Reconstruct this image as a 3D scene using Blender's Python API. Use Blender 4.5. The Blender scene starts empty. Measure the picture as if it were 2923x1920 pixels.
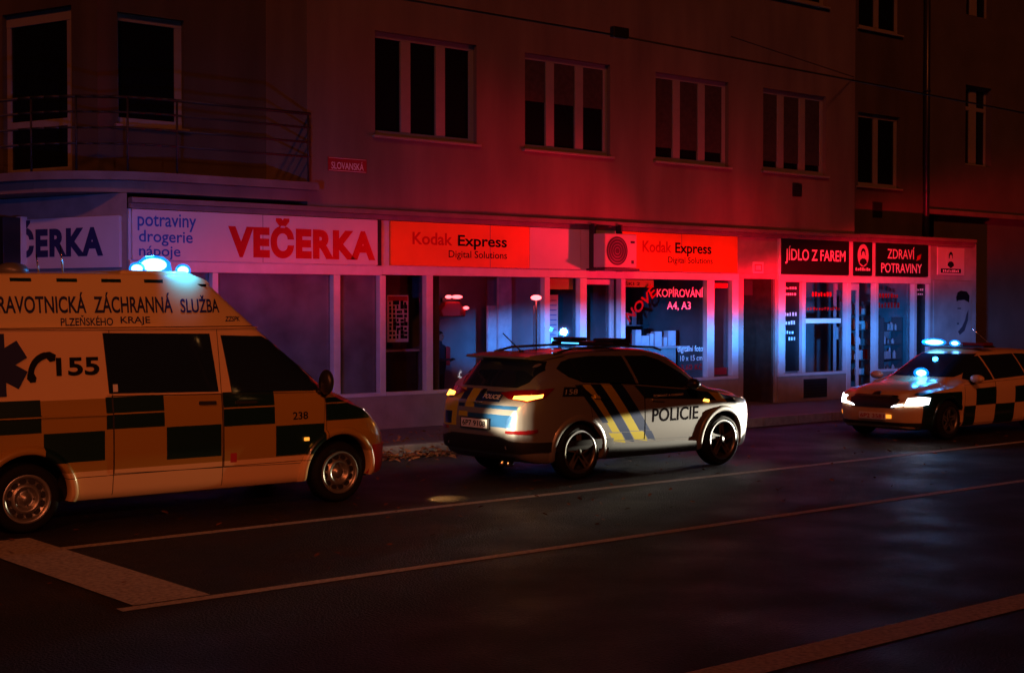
import bpy, bmesh, math, random
from mathutils import Vector, Matrix
from mathutils.bvhtree import BVHTree
import numpy as np
R = math.radians
random.seed(7)
scene = bpy.context.scene
C = scene.collection

# ------------------------------------------------------------------ camera, world, sun, exposure
cam_d = bpy.data.cameras.new('camera'); cam = bpy.data.objects.new('camera', cam_d); C.objects.link(cam)
cam_d.sensor_width = 36; cam_d.lens = 49.92; cam_d.clip_end = 600; cam_d.clip_start = .05
cam.location = (0, 0, 2.2); cam.rotation_euler = (R(90 - 1.24), 0, R(-39.45))
scene.camera = cam
world = bpy.data.worlds.new('World'); scene.world = world; world.use_nodes = True
nt = world.node_tree; bg = nt.nodes['Background']
sky = nt.nodes.new('ShaderNodeTexSky'); sky.sky_type = 'NISHITA'; sky.sun_disc = False
sky.sun_elevation = R(-7); sky.sun_rotation = R(220)
nt.links.new(sky.outputs[0], bg.inputs[0]); bg.inputs[1].default_value = .0006
SUN_DIR = Vector((-.62, -.72, .62)).normalized()        # low orange sodium glow from the street behind the camera
sd = bpy.data.lights.new('sun', 'SUN'); sd.energy = .52; sd.color = (1, .175, .045); sd.angle = R(4)
so = bpy.data.objects.new('sun', sd); C.objects.link(so)
so.rotation_euler = SUN_DIR.to_track_quat('Z', 'Y').to_euler()
vs = scene.view_settings; vs.view_transform = 'Standard'; vs.look = 'None'; vs.exposure = 0; vs.gamma = 1
scene.render.engine = 'CYCLES'
cy = scene.cycles; cy.use_denoising = True; cy.max_bounces = 6; cy.diffuse_bounces = 3; cy.glossy_bounces = 3
cy.transparent_max_bounces = 12; cy.caustics_reflective = False; cy.caustics_refractive = False
cy.sample_clamp_indirect = 3

# ------------------------------------------------------------------ materials
def mat(name, col, rough=.6, metal=0, spec=.5, noise=None, bump=None, coat=0, emit=None, es=0, streak=None):
    m = bpy.data.materials.new(name); m.use_nodes = True
    n = m.node_tree.nodes; l = m.node_tree.links; b = n['Principled BSDF']
    b.inputs['Base Color'].default_value = (*col, 1); b.inputs['Roughness'].default_value = rough
    b.inputs['Metallic'].default_value = metal; b.inputs['Specular IOR Level'].default_value = spec
    b.inputs['Coat Weight'].default_value = coat; b.inputs['Coat Roughness'].default_value = .06
    tc = n.new('ShaderNodeTexCoord')
    if noise:
        sc, amt = noise
        nz = n.new('ShaderNodeTexNoise'); nz.inputs['Scale'].default_value = sc; nz.inputs['Detail'].default_value = 6
        if streak:
            mp = n.new('ShaderNodeMapping'); mp.inputs['Scale'].default_value = streak; l.new(tc.outputs['Object'], mp.inputs[0]); l.new(mp.outputs[0], nz.inputs['Vector'])
        else: l.new(tc.outputs['Object'], nz.inputs['Vector'])
        mr = n.new('ShaderNodeMapRange'); mr.inputs[3].default_value = 1 - amt; mr.inputs[4].default_value = 1 + amt
        mr.inputs[1].default_value = .3; mr.inputs[2].default_value = .7
        l.new(nz.outputs[0], mr.inputs[0])
        mx = n.new('ShaderNodeVectorMath'); mx.operation = 'SCALE'; mx.inputs[0].default_value = col
        l.new(mr.outputs[0], mx.inputs['Scale']); l.new(mx.outputs[0], b.inputs['Base Color'])
    if bump:
        sc, st, dist = bump
        nb = n.new('ShaderNodeTexNoise'); nb.inputs['Scale'].default_value = sc; nb.inputs['Detail'].default_value = 5
        l.new(tc.outputs['Object'], nb.inputs['Vector'])
        bp = n.new('ShaderNodeBump'); bp.inputs['Strength'].default_value = st; bp.inputs['Distance'].default_value = dist
        l.new(nb.outputs[0], bp.inputs['Height']); l.new(bp.outputs[0], b.inputs['Normal'])
    if emit:
        b.inputs['Emission Color'].default_value = (*emit, 1); b.inputs['Emission Strength'].default_value = es
    return m

def livery(name, base, zones, rough=.28, coat=.6, metal=0):
    """paint whose coloured panels are laid out in the vehicle's own coordinates; zone = (colour, [(a,b,c,d)]) where a*x+b*y+c*z+d>0"""
    m = mat(name, base, rough, metal, coat=coat)
    n = m.node_tree.nodes; l = m.node_tree.links; b = n['Principled BSDF']
    tc = n.new('ShaderNodeTexCoord'); cur = None
    for col, planes in zones:
        mask = None
        for a, bb, c, d in planes:
            dp = n.new('ShaderNodeVectorMath'); dp.operation = 'DOT_PRODUCT'; dp.inputs[1].default_value = (a, bb, c)
            l.new(tc.outputs['Object'], dp.inputs[0])
            g = n.new('ShaderNodeMath'); g.operation = 'GREATER_THAN'; g.inputs[1].default_value = -d
            l.new(dp.outputs['Value'], g.inputs[0])
            if mask is None: mask = g.outputs[0]
            else:
                mu = n.new('ShaderNodeMath'); mu.operation = 'MULTIPLY'
                l.new(mask, mu.inputs[0]); l.new(g.outputs[0], mu.inputs[1]); mask = mu.outputs[0]
        mx = n.new('ShaderNodeMix'); mx.data_type = 'RGBA'
        mx.inputs['A'].default_value = (*base, 1); mx.inputs['B'].default_value = (*col, 1)
        l.new(mask, mx.inputs['Factor'])
        if cur is not None: l.new(cur, mx.inputs['A'])
        cur = mx.outputs['Result']
    if cur is not None: l.new(cur, b.inputs['Base Color'])
    return m

def quad(pts, extra=(0, -1, 0, 0)):
    """half planes of a convex outline given clockwise or not in (x,z); extra keeps it to one flank"""
    A = sum(pts[i][0]*pts[(i+1) % len(pts)][1] - pts[(i+1) % len(pts)][0]*pts[i][1] for i in range(len(pts)))
    if A < 0: pts = pts[::-1]
    out = []
    for i in range(len(pts)):
        (x0, z0), (x1, z1) = pts[i], pts[(i+1) % len(pts)]
        out.append((-(z1-z0), 0, (x1-x0), (z1-z0)*x0 - (x1-x0)*z0))
    return out + ([extra] if extra else [])

def glass_mat(name, tint, refl, rough=.02):
    m = bpy.data.materials.new(name); m.use_nodes = True
    n = m.node_tree.nodes; l = m.node_tree.links; n.remove(n['Principled BSDF']); out = n['Material Output']
    t = n.new('ShaderNodeBsdfTransparent'); t.inputs[0].default_value = (*tint, 1)
    g = n.new('ShaderNodeBsdfGlossy'); g.inputs['Roughness'].default_value = rough
    ge = n.new('ShaderNodeNewGeometry'); dp = n.new('ShaderNodeVectorMath'); dp.operation = 'DOT_PRODUCT'
    l.new(ge.outputs['Incoming'], dp.inputs[0]); l.new(ge.outputs['Normal'], dp.inputs[1])
    def mth(op, a, b=None, c=None):
        k = n.new('ShaderNodeMath'); k.operation = op
        for i, v in enumerate((a, b, c)):
            if v is None: continue
            if isinstance(v, (int, float)): k.inputs[i].default_value = v
            else: l.new(v, k.inputs[i])
        return k.outputs[0]
    c_ = mth('ABSOLUTE', dp.outputs['Value']); fr = mth('POWER', mth('SUBTRACT', 1, c_), 5)      # Schlick
    ma = mth('MULTIPLY_ADD', fr, .9, refl)
    mx = n.new('ShaderNodeMixShader'); l.new(ma, mx.inputs[0]); l.new(t.outputs[0], mx.inputs[1]); l.new(g.outputs[0], mx.inputs[2])
    l.new(mx.outputs[0], out.inputs[0])
    return m

M = {}
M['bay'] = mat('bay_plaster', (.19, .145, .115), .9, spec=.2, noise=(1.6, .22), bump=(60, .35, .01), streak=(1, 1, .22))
M['shaded_brown'] = mat('shaded_brown_plaster', (.085, .07, .055), .9, spec=.2, noise=(1.6, .25), bump=(60, .35, .01), streak=(1, 1, .22))  # darker brown plaster, partly standing in for shade in the recesses
M['nb'] = mat('neighbour_plaster', (.10, .09, .085), .9, spec=.2, noise=(1.1, .15), bump=(60, .3, .01))
M['ledge'] = mat('ledge_stone', (.16, .13, .12), .8, noise=(3, .2), bump=(40, .3, .01))
M['tile'] = mat('plinth_tile', (.26, .21, .19), .6, noise=(4, .15), bump=(20, .2, .004))
M['frame'] = mat('white_window_frame', (.27, .25, .235), .45, noise=(6, .06))
M['shopframe'] = mat('shop_frame_enamel', (.52, .50, .53), .4, noise=(5, .08))
def dome_mat():
    m = mat('blue_dome', (.01, .05, .2), .1, emit=(.0, .25, 1), es=2.0); n = m.node_tree.nodes; l = m.node_tree.links
    t = n.new('ShaderNodeBsdfTransparent'); t.inputs[0].default_value = (.5, .8, 1, 1); mx = n.new('ShaderNodeMixShader'); mx.inputs[0].default_value = .45
    l.new(t.outputs[0], mx.inputs[1]); l.new(n['Principled BSDF'].outputs[0], mx.inputs[2]); l.new(mx.outputs[0], n['Material Output'].inputs[0]); return m
M['dome'] = dome_mat()
M['pane'] = mat('dark_window_pane', (.006, .007, .009), .06, spec=.4)
M['blind'] = mat('dusty_blind', (.05, .04, .035), .5, noise=(12, .3))
M['shopglass'] = glass_mat('shop_glass', (.86, .88, .9), .03)
M['room'] = mat('shop_room', (.27, .25, .26), .9, noise=(1.5, .3))
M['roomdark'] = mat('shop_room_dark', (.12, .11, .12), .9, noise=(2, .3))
M['film'] = mat('frosted_film', (.19, .20, .23), .5, noise=(2.2, .35))
M['black'] = mat('black_plastic', (.012, .012, .013), .5)
M['satin'] = mat('satin_black', (.018, .018, .02), .35)
M['iron'] = mat('railing_iron', (.02, .019, .02), .5)
M['white'] = mat('white_panel', (.52, .49, .50), .5, noise=(2, .06))
M['yellowsign'] = mat('reddened_yellow_panel', (.74, .15, .012), .4, noise=(1.5, .10))  # yellow board, its colour reddened to deepen the red light on it
M['yellowpaper'] = mat('yellow_paper', (.6, .45, .08), .6)
M['blacksign'] = mat('black_panel', (.008, .008, .010), .4)
M['redink'] = mat('red_lettering', (.42, .012, .015), .7, spec=0)
M['bluink'] = mat('blue_lettering', (.03, .10, .36), .7, spec=.15)
M['blkink'] = mat('black_lettering', (.012, .012, .014), .7, spec=0)
M['navyink'] = mat('navy_lettering', (.02, .025, .09), .7, spec=.15)
M['whtink'] = mat('white_lettering', (.8, .8, .8), .5)
M['whtdim'] = mat('grey_lettering', (.35, .35, .36), .6)
M['redsign'] = mat('red_enamel', (.30, .012, .016), .4)
M['road'] = mat('asphalt', (.019, .0185, .019), .62, spec=.2, noise=(2.2, .3), bump=(48, 1, .035))
_n = M['road'].node_tree.nodes; _l = M['road'].node_tree.links
_z = _n.new('ShaderNodeTexNoise'); _z.inputs['Scale'].default_value = 1.1; _z.inputs['Detail'].default_value = 9
_g = _n.new('ShaderNodeNewGeometry'); _l.new(_g.outputs['Position'], _z.inputs['Vector'])
_r = _n.new('ShaderNodeMapRange'); _r.inputs[1].default_value = .35; _r.inputs[2].default_value = .65; _r.inputs[3].default_value = .44; _r.inputs[4].default_value = .66
_l.new(_z.outputs[0], _r.inputs[0]); _l.new(_r.outputs[0], _n['Principled BSDF'].inputs['Roughness'])
M['pave'] = mat('pavement_slabs', (.11, .10, .095), .8, noise=(2.5, .2), bump=(40, .4, .01))
M['kerbm'] = mat('kerb_granite', (.19, .17, .155), .75, noise=(9, .25), bump=(50, .4, .008))
M['paint'] = mat('worn_road_paint', (.34, .32, .30), .7, noise=(26, .4), bump=(120, .5, .006))
M['rubber'] = mat('tyre_rubber', (.008, .008, .0085), .85, spec=.12, bump=(60, .3, .004))
M['well'] = mat('wheel_well', (.006, .006, .006), .9)
M['alloy'] = mat('alloy_rim', (.22, .22, .23), .38, .9)
M['darkalloy'] = mat('dark_alloy', (.035, .035, .037), .3, .6)
M['silver'] = mat('silver_paint', (.22, .215, .21), .35, .3, coat=.5)
M['midalloy'] = mat('mid_alloy', (.09, .09, .092), .55, 0, spec=.2)
M['steel'] = mat('steel_rim', (.34, .33, .32), .35, .8)
M['chrome'] = mat('chrome', (.7, .7, .7), .12, 1)
M['glass'] = mat('tinted_car_glass', (.010, .018, .035), .05, spec=.6, coat=.3)
M['lampred'] = mat('red_lamp_lens', (.16, .004, .006), .15, coat=1)
M['plate'] = mat('licence_plate', (.66, .64, .6), .4)
M['leaf'] = mat('dry_leaf', (.20, .065, .018), .8, noise=(40, .5))
M['ac'] = mat('air_conditioner_shell', (.40, .37, .35), .45)
M['steelwet'] = mat('worn_steel', (.16, .15, .14), .38, .85, noise=(30, .3), bump=(60, .4, .004))
M['wire'] = mat('wire', (.012, .011, .011), .6)
M['grey'] = mat('grey_metal', (.16, .16, .17), .4, .3)
M['wood'] = mat('dark_door_wood', (.035, .022, .016), .5, noise=(8, .3))
def emis(name, col, s): return mat(name, (.02, .02, .02), .3, emit=col, es=s)
M['blueled'] = emis('blue_led', (.03, .42, 1), 22)
M['core'] = emis('led_core', (.30, .75, 1), 14)
M['bluelow'] = emis('blue_led_low', (.05, .40, 1), 5)
M['redled'] = emis('red_led', (1, .07, .08), 9)
M['redlow'] = emis('red_led_low', (1, .03, .05), 1.4)
M['amber'] = emis('amber_indicator', (1, .36, .04), 7)
M['amberlow'] = emis('amber_low', (1, .30, .03), 1.6)
M['headon'] = emis('headlight_on', (1, .92, .95), 9)
M['headdim'] = emis('headlight_dim', (1, .75, .55), 1.6)
M['sodium'] = emis('sodium_lens', (1, .42, .12), 6)
M['skin'] = mat('skin', (.38, .22, .16), .6)
M['hair'] = mat('dark_hair', (.015, .012, .01), .7)
M['jacket'] = mat('dark_jacket', (.04, .04, .06), .8)
M['redcloth'] = mat('red_cloth', (.5, .03, .04), .8)
M['bluebox'] = mat('pale_box', (.55, .56, .6), .6, noise=(5, .2))

# ------------------------------------------------------------------ mesh helpers
def bx(bm, x0, x1, y0, y1, z0, z1, mi=0):
    vs_ = [bm.verts.new((x, y, z)) for z in (z0, z1) for y in (y0, y1) for x in (x0, x1)]
    for f in ((0, 2, 3, 1), (4, 5, 7, 6), (0, 1, 5, 4), (2, 6, 7, 3), (0, 4, 6, 2), (1, 3, 7, 5)):
        fc = bm.faces.new([vs_[i] for i in f]); fc.material_index = mi
def cyl(bm, p0, p1, r0, r1=None, n=12, mi=0):
    r1 = r0 if r1 is None else r1
    p0, p1 = Vector(p0), Vector(p1); d = (p1 - p0).normalized()
    a = d.orthogonal().normalized(); b = d.cross(a)
    ra = [bm.verts.new(p0 + r0*(a*math.cos(t) + b*math.sin(t))) for t in [2*math.pi*i/n for i in range(n)]]
    rb = [bm.verts.new(p1 + r1*(a*math.cos(t) + b*math.sin(t))) for t in [2*math.pi*i/n for i in range(n)]]
    for i in range(n):
        f = bm.faces.new((ra[i], ra[(i+1) % n], rb[(i+1) % n], rb[i])); f.smooth = True; f.material_index = mi
    for f in (bm.faces.new(ra[::-1]), bm.faces.new(rb)): f.material_index = mi
def tube(bm, pts, r, n=8):
    for i in range(len(pts)-1): cyl(bm, pts[i], pts[i+1], r, n=n)
def lathe(bm, prof, n=40, axis='y', mi=0, closed=False):
    """prof: list of (radius, along)"""
    rings = []
    for r, h in prof:
        ring = []
        for i in range(n):
            t = 2*math.pi*i/n
            ring.append(bm.verts.new((r*math.cos(t), h, r*math.sin(t)) if axis == 'y' else (r*math.cos(t), r*math.sin(t), h)))
        rings.append(ring)
    ks = range(len(rings) if closed else len(rings)-1)
    for k in ks:
        A, B = rings[k], rings[(k+1) % len(rings)]
        for i in range(n):
            f = bm.faces.new((A[i], A[(i+1) % n], B[(i+1) % n], B[i])); f.smooth = True; f.material_index = mi
    return rings
def prism(bm, pts, y0, y1, mi=0):
    """outline in (x,z) extruded from y0 to y1"""
    a = [bm.verts.new((x, y0, z)) for x, z in pts]; b = [bm.verts.new((x, y1, z)) for x, z in pts]
    k = len(pts)
    for f in [bm.faces.new(a), bm.faces.new(b[::-1])] + [bm.faces.new((a[(i+1) % k], a[i], b[i], b[(i+1) % k])) for i in range(k)]:
        f.material_index = mi
def slab(bm, pts, z0, z1):
    a = [bm.verts.new((x, y, z0)) for x, y in pts]; b = [bm.verts.new((x, y, z1)) for x, y in pts]
    k = len(pts)
    bm.faces.new(a[::-1]); bm.faces.new(b)
    for i in range(k): bm.faces.new((a[i], a[(i+1) % k], b[(i+1) % k], b[i]))
def ell(bm, c, r, seg=14, rng=10, mi=0):
    m = Matrix.Translation(c) @ Matrix.Diagonal((*r, 1))
    g = bmesh.ops.create_uvsphere(bm, u_segments=seg, v_segments=rng, radius=1, matrix=m)
    for v in g['verts']:
        for f in v.link_faces: f.smooth = True; f.material_index = mi

def obj(name, bm, m, parent=None, fix=True, bevel=0, Mx=None):
    if fix: bmesh.ops.recalc_face_normals(bm, faces=bm.faces)
    if Mx is not None: bm.transform(Mx)
    me = bpy.data.meshes.new(name); bm.to_mesh(me); bm.free()
    for k in (m if isinstance(m, (list, tuple)) else [m]): me.materials.append(M[k] if isinstance(k, str) else k)
    o = bpy.data.objects.new(name, me); C.objects.link(o)
    if parent: o.parent = parent
    if bevel:
        b = o.modifiers.new('bevel', 'BEVEL'); b.width = bevel; b.segments = 2; b.limit_method = 'ANGLE'
    return o
def NB(): return bmesh.new()
def tag(o, label, cat, group=None):
    o['label'] = label; o['category'] = cat
    if group: o['group'] = group
    return o
def thing(name, label, cat, loc=(0, 0, 0), rz=0, group=None):
    o = bpy.data.objects.new(name, None); C.objects.link(o); o.location = loc; o.rotation_euler = (0, 0, rz)
    o.empty_display_size = .2
    return tag(o, label, cat, group)
def struct(name, bm, m, kind='structure', **k):
    o = obj(name, bm, m, **k); o['kind'] = kind; return o
def lamp(name, kind, loc, energy, col, target=None, size=.05, cone=60, blend=.6, sx=1, sy=1, parent=None):
    d = bpy.data.lights.new(name, kind); d.energy = energy; d.color = col; d.shadow_soft_size = size
    o = bpy.data.objects.new(name, d); C.objects.link(o); o.location = loc
    if kind == 'SPOT':
        d.spot_size = R(cone); d.spot_blend = blend
        v = Vector(target) - Vector(loc)
        o.rotation_euler = v.to_track_quat('-Z', 'Y').to_euler(); o.scale = (sx, sy, 1)
    return o

_tc = {}
def text2d(s, bold=0, shear=0, sp=1):
    key = (s, bold, shear, sp)
    if key not in _tc:
        cu = bpy.data.curves.new('tmp', 'FONT'); cu.body = s; cu.size = 1; cu.offset = bold; cu.shear = shear; cu.resolution_u = 4
        cu.space_character = sp
        o = bpy.data.objects.new('tmp', cu); C.objects.link(o)
        dg = bpy.context.evaluated_depsgraph_get(); dg.update()
        me = bpy.data.meshes.new_from_object(o.evaluated_get(dg))
        V = [(v.co.x, v.co.y) for v in me.vertices]; F = [list(p.vertices) for p in me.polygons]
        bpy.data.objects.remove(o); bpy.data.curves.remove(cu); bpy.data.meshes.remove(me)
        x0 = min(v[0] for v in V); x1 = max(v[0] for v in V); y0 = min(v[1] for v in V); y1 = max(v[1] for v in V)
        _tc[key] = ([((v[0]-x0)/(x1-x0), (v[1]-y0)/(y1-y0)) for v in V], F)
    return _tc[key]
def put_text(bm, s, x0, x1, z0, z1, y, bold=0, shear=0, mi=0, rot=0, sp=1):
    V, F = text2d(s, bold, shear, sp); cx, cz = (x0+x1)/2, (z0+z1)/2
    c, sn = math.cos(rot), math.sin(rot)
    vv = []
    for a, b in V:
        dx, dz = (a-.5)*(x1-x0), (b-.5)*(z1-z0)
        vv.append(bm.verts.new((cx + dx*c - dz*sn, y, cz + dx*sn + dz*c)))
    for f in F:
        try:
            fc = bm.faces.new([vv[i] for i in f]); fc.material_index = mi
        except ValueError: pass

def wall_bm(bm, x0, x1, z0, z1, y, holes, depth=.16):
    """front face of a wall with rectangular openings and their reveals"""
    xs = sorted({x0, x1, *[h[0] for h in holes], *[h[1] for h in holes]})
    zs = sorted({z0, z1, *[h[2] for h in holes], *[h[3] for h in holes]})
    vg = {}
    def v(x, yy, z):
        k = (round(x, 4), round(yy, 4), round(z, 4))
        if k not in vg: vg[k] = bm.verts.new((x, yy, z))
        return vg[k]
    for i in range(len(xs)-1):
        for j in range(len(zs)-1):
            cx, cz = (xs[i]+xs[i+1])/2, (zs[j]+zs[j+1])/2
            if any(h[0] < cx < h[1] and h[2] < cz < h[3] for h in holes): continue
            bm.faces.new((v(xs[i], y, zs[j]), v(xs[i+1], y, zs[j]), v(xs[i+1], y, zs[j+1]), v(xs[i], y, zs[j+1])))
    for a, b, c, d in holes:
        e = y + depth
        for q in (((a, y, c), (a, y, d), (a, e, d), (a, e, c)), ((b, y, d), (b, y, c), (b, e, c), (b, e, d)),
                  ((a, y, d), (b, y, d), (b, e, d), (a, e, d)), ((b, y, c), (a, y, c), (a, e, c), (b, e, c))):
            bm.faces.new([bm.verts.new(p) for p in q])

def window(parent, x0, x1, z0, z1, y, bars, fw=.10, Mx=None, mull=.20, rail=None, sill=True):
    """a recessed casement: frame > pane, sill; bars = number of lights side by side"""
    b = NB(); yf = y + .09
    fr = [(x0, x1, z1-fw, z1), (x0, x1, z0, z0+fw*.9)]
    n = bars; w = (x1-x0-2*fw-(n-1)*mull)/n if n > 1 else x1-x0-2*fw
    bx(b, x0, x0+fw*.45, yf, yf+.07, z0+fw*.9, z1-fw); bx(b, x1-fw, x1, yf, yf+.07, z0+fw*.9, z1-fw)
    for f in fr: bx(b, f[0], f[1], yf-.004, yf+.07, f[2], f[3])
    g0 = x0+fw*.45; g1 = x1-fw; w = (g1-g0-(n-1)*mull)/n
    for i in range(1, n): bx(b, g0+i*w+(i-1)*mull, g0+i*w+i*mull, yf-.012, yf+.07, z0+fw*.9, z1-fw)
    if rail: bx(b, g0, g1, yf-.008, yf+.07, rail[0], rail[1])
    win = obj('window', b, 'frame', parent, bevel=.006, Mx=Mx)
    p = NB(); bx(p, x0+.02, x1-.02, yf+.03, yf+.04, z0+.03, z1-.03); obj('pane', p, 'pane', win, Mx=Mx)
    if sill:
        s = NB(); bx(s, x0-.06, x1+.06, y-.07, y+.09, z0-.05, z0-.008); obj('sill', s, 'frame', win, bevel=.006, Mx=Mx)
    return win

# ------------------------------------------------------------------ ground
b = NB(); v = [b.verts.new(p) for p in ((-40, -30, 0), (110, -30, 0), (110, 60, 0), (-40, 60, 0))]; b.faces.new(v)
struct('road', b, 'road')
b = NB(); bx(b, -40, 120, 17.22, 40, -.2, .15); struct('pavement', b, 'pave')
b = NB()
x = -30
while x < 100:
    bx(b, x, x+.99, 17.08, 17.22, -.2, .158); x += 1
struct('kerb', b, 'kerbm', bevel=.012)
def mark(name, pts, z=.004):
    b = NB(); b.faces.new([b.verts.new((x, y, z)) for x, y in pts]); return struct(name, b, 'paint')
mark('road_marking', [(4.75, 12.42), (60, 12.3), (60, 12.44), (4.75, 12.56)])
mark('road_marking', [(4.3, 9.63), (60, 9.52), (60, 9.64), (4.3, 9.75)])
mark('road_marking', [(3.0, 5.58), (60, 5.5), (60, 5.78), (3.0, 5.88)])
mark('road_marking', [(4.44, 9.76), (5.06, 9.76), (4.98, 13.25), (4.36, 13.25)], .008)
b = NB(); bx(b, 6.0, 60, 3.2, 4.35, -.1, .03); struct('tram_platform', b, 'pave', bevel=.02)
# fallen leaves along the kerb and scattered over the road
b = NB()
def leaf(x, y, z, s):
    a = random.uniform(0, 6.28); t = random.uniform(-.5, .5)
    m = Matrix.Translation((x, y, z)) @ Matrix.Rotation(a, 4, 'Z') @ Matrix.Rotation(t, 4, 'X') @ Matrix.Rotation(random.uniform(-.5, .5), 4, 'Y')
    o = [(-1, 0, 0), (-.35, .5, .12), (.5, .42, .16), (1, 0, .1), (.5, -.42, .16), (-.35, -.5, .12)]
    vv = [b.verts.new(m @ (Vector(p)*s)) for p in o]; c = b.verts.new(m @ Vector((0, 0, 0)))
    for i in range(6): b.faces.new((c, vv[i], vv[(i+1) % 6]))
for i in range(1500):
    t = random.random(); x = 9.5 + 8*random.random()**1.3
    y = 17.04 - abs(random.gauss(0, .28)); leaf(x, y, .02 + max(0, random.gauss(.0, .05)), random.uniform(.025, .055))
for i in range(420): leaf(random.uniform(9, 19), random.uniform(17.3, 18.6), .18, random.uniform(.02, .05))
for i in range(260): leaf(random.uniform(3, 30), random.uniform(12.5, 17), .02, random.uniform(.02, .045))
for i in range(110): leaf(random.uniform(3, 25), random.uniform(10, 13.2), .02, random.uniform(.02, .04))
struct('fallen_leaves', b, 'leaf', kind='stuff', fix=False)

# ------------------------------------------------------------------ apartment building
WR = R(-70)                                              # the side street wing turns away from the main front
bld = thing('apartment_building', 'long two-tone plastered apartment house, its recesses darkened in colour as shade, with projecting bay and round corner balcony above the shops', 'building', (12, 19.6, 0))
bld.matrix_world  # placed at its base; parts below are modelled in world units
inv = Matrix.Translation((-12, -19.6, 0))
def part(name, bm, m, par=bld, bevel=0, T=None):
    if T is not None: bm.transform(T)
    return obj(name, bm, m, par, bevel=bevel, Mx=inv)
BL = []
wins = [(13.2, 15.33), (16.43, 18.53), (19.74, 21.84), (22.91, 24.98)]
b = NB()
wall_bm(b, 11.9, 26.0, 3.75, 12, 19.6, [(a, c, 5.02, 6.74) for a, c in wins] + [(a, c, 8.68, 10.4) for a, c in wins])
for xx, s in ((11.9, 1), (26.0, -1)):                    # returns of the projecting bay
    b.faces.new([b.verts.new(p) for p in ((xx, 19.6, 3.75), (xx, 20.92, 3.75), (xx, 20.92, 12), (xx, 19.6, 12))])
part('wall', b, 'bay')
b = NB(); bx(b, 11.9, 26, 19.6, 20.9, 3.70, 3.749); part('soffit', b, 'ledge')
for a, c in wins:
    wn = window(bld, a, c, 5.02, 6.74, 19.6, 3, Mx=inv)
    if a > 16:
        k = NB(); z_ = {16.43: 5.9, 19.74: 5.3, 22.91: 5.24}[a]; bx(k, a+.05, c-.06, 19.705, 19.712, z_, 6.7); obj('blind', k, 'blind', wn, Mx=inv)
    window(bld, a, c, 8.68, 10.4, 19.6, 3, Mx=inv)
b = NB(); wall_bm(b, 8.97, 11.9, 3.8, 12, 20.9, [(9.3, 10.42, 5.02, 6.74)]); part('wall', b, 'shaded_brown')
window(bld, 9.3, 10.42, 5.02, 6.74, 20.9, 1, fw=.12, Mx=inv)
W5 = [(27.85, 29.5)]
b = NB(); wall_bm(b, 26.0, 30.6, 3.75, 13, 20.9, [(27.85, 29.5, 5.06, 6.8), (27.85, 29.5, 8.8, 10.5)]); part('wall', b, 'shaded_brown')
window(bld, 27.85, 29.5, 5.06, 6.8, 20.9, 2, mull=.16, Mx=inv); window(bld, 27.85, 29.5, 8.8, 10.5, 20.9, 2, mull=.16, Mx=inv)
# wing round the corner
TW = Matrix.Translation((8.97, 20.9, 0)) @ Matrix.Rotation(WR, 4, 'Z')
b = NB(); wall_bm(b, -14, 0, 3.8, 12, 0, [(-2.14, -.56, 4.2, 6.86), (-6.5, -5, 5, 6.7)]); part('wall', b, 'shaded_brown', T=TW)
fr = window(bld, -2.14, -.56, 4.2, 6.86, 0, 1, fw=.20, Mx=inv @ TW, rail=(5.02, 5.14), sill=False); fr.name = 'balcony_door'
window(bld, -6.5, -5, 5, 6.7, 0, 2, Mx=inv @ TW)
TG = Matrix.Translation((8.85, 19.6, 0)) @ Matrix.Rotation(WR, 4, 'Z')
b = NB(); wall_bm(b, -14, 0, .1, 3.85, 0, [(-4.6, -.35, .8, 2.65)]); part('wall', b, 'tile', T=TG)
b = NB(); bx(b, -4.62, -.33, .1, .12, .78, 2.67); part('side_window', b, 'pane', T=TG)
# balcony: curved slab, fascia below, rail of four bars
def arc(r, ext=5):
    pts = [(11.9, 21.5-r), (9.6, 21.5-r)]
    for k in range(1, 11):
        t = R(-90 - 7*k); pts.append((9.6 + r*math.cos(t), 21.5 + r*math.sin(t)))
    x, y = pts[-1]; pts.append((x - .342*ext, y + .94*ext)); return pts
def inner(ext): return [(8.97 - .342*ext, 20.88 + .94*ext), (8.97, 20.88), (11.9, 20.88)]
b = NB(); slab(b, [(11.98, 19.38)] + arc(2.12)[1:] + [(6.6+.0, 27.2), (8.97, 20.88), (11.98, 20.88)], 4.03, 4.15)
bal = part('balcony', b, 'ledge')
b = NB(); slab(b, [(11.88, 19.55)] + arc(1.95)[1:] + [(6.75, 27.0), (8.97, 20.87), (11.88, 20.87)], 3.86, 4.028); part('fascia', b, 'bay', par=bal)
b = NB(); P = arc(2.0)
for z in (5.24, 5.02, 4.79, 4.56): tube(b, [(x, y, z) for x, y in P], .017 if z < 5.2 else .024)
for i in (1, 4, 7, 10): cyl(b, (P[i][0], P[i][1], 4.15), (P[i][0], P[i][1], 5.24), .017)
cyl(b, (11.86, 19.5, 4.15), (11.86, 19.5, 5.24), .017)
d = P[-1]; e = P[-2]
for t in (.3, .6): cyl(b, (e[0]+(d[0]-e[0])*t, e[1]+(d[1]-e[1])*t, 4.15), (e[0]+(d[0]-e[0])*t, e[1]+(d[1]-e[1])*t, 5.24), .017)
part('railing', b, 'iron', par=bal)
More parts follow.
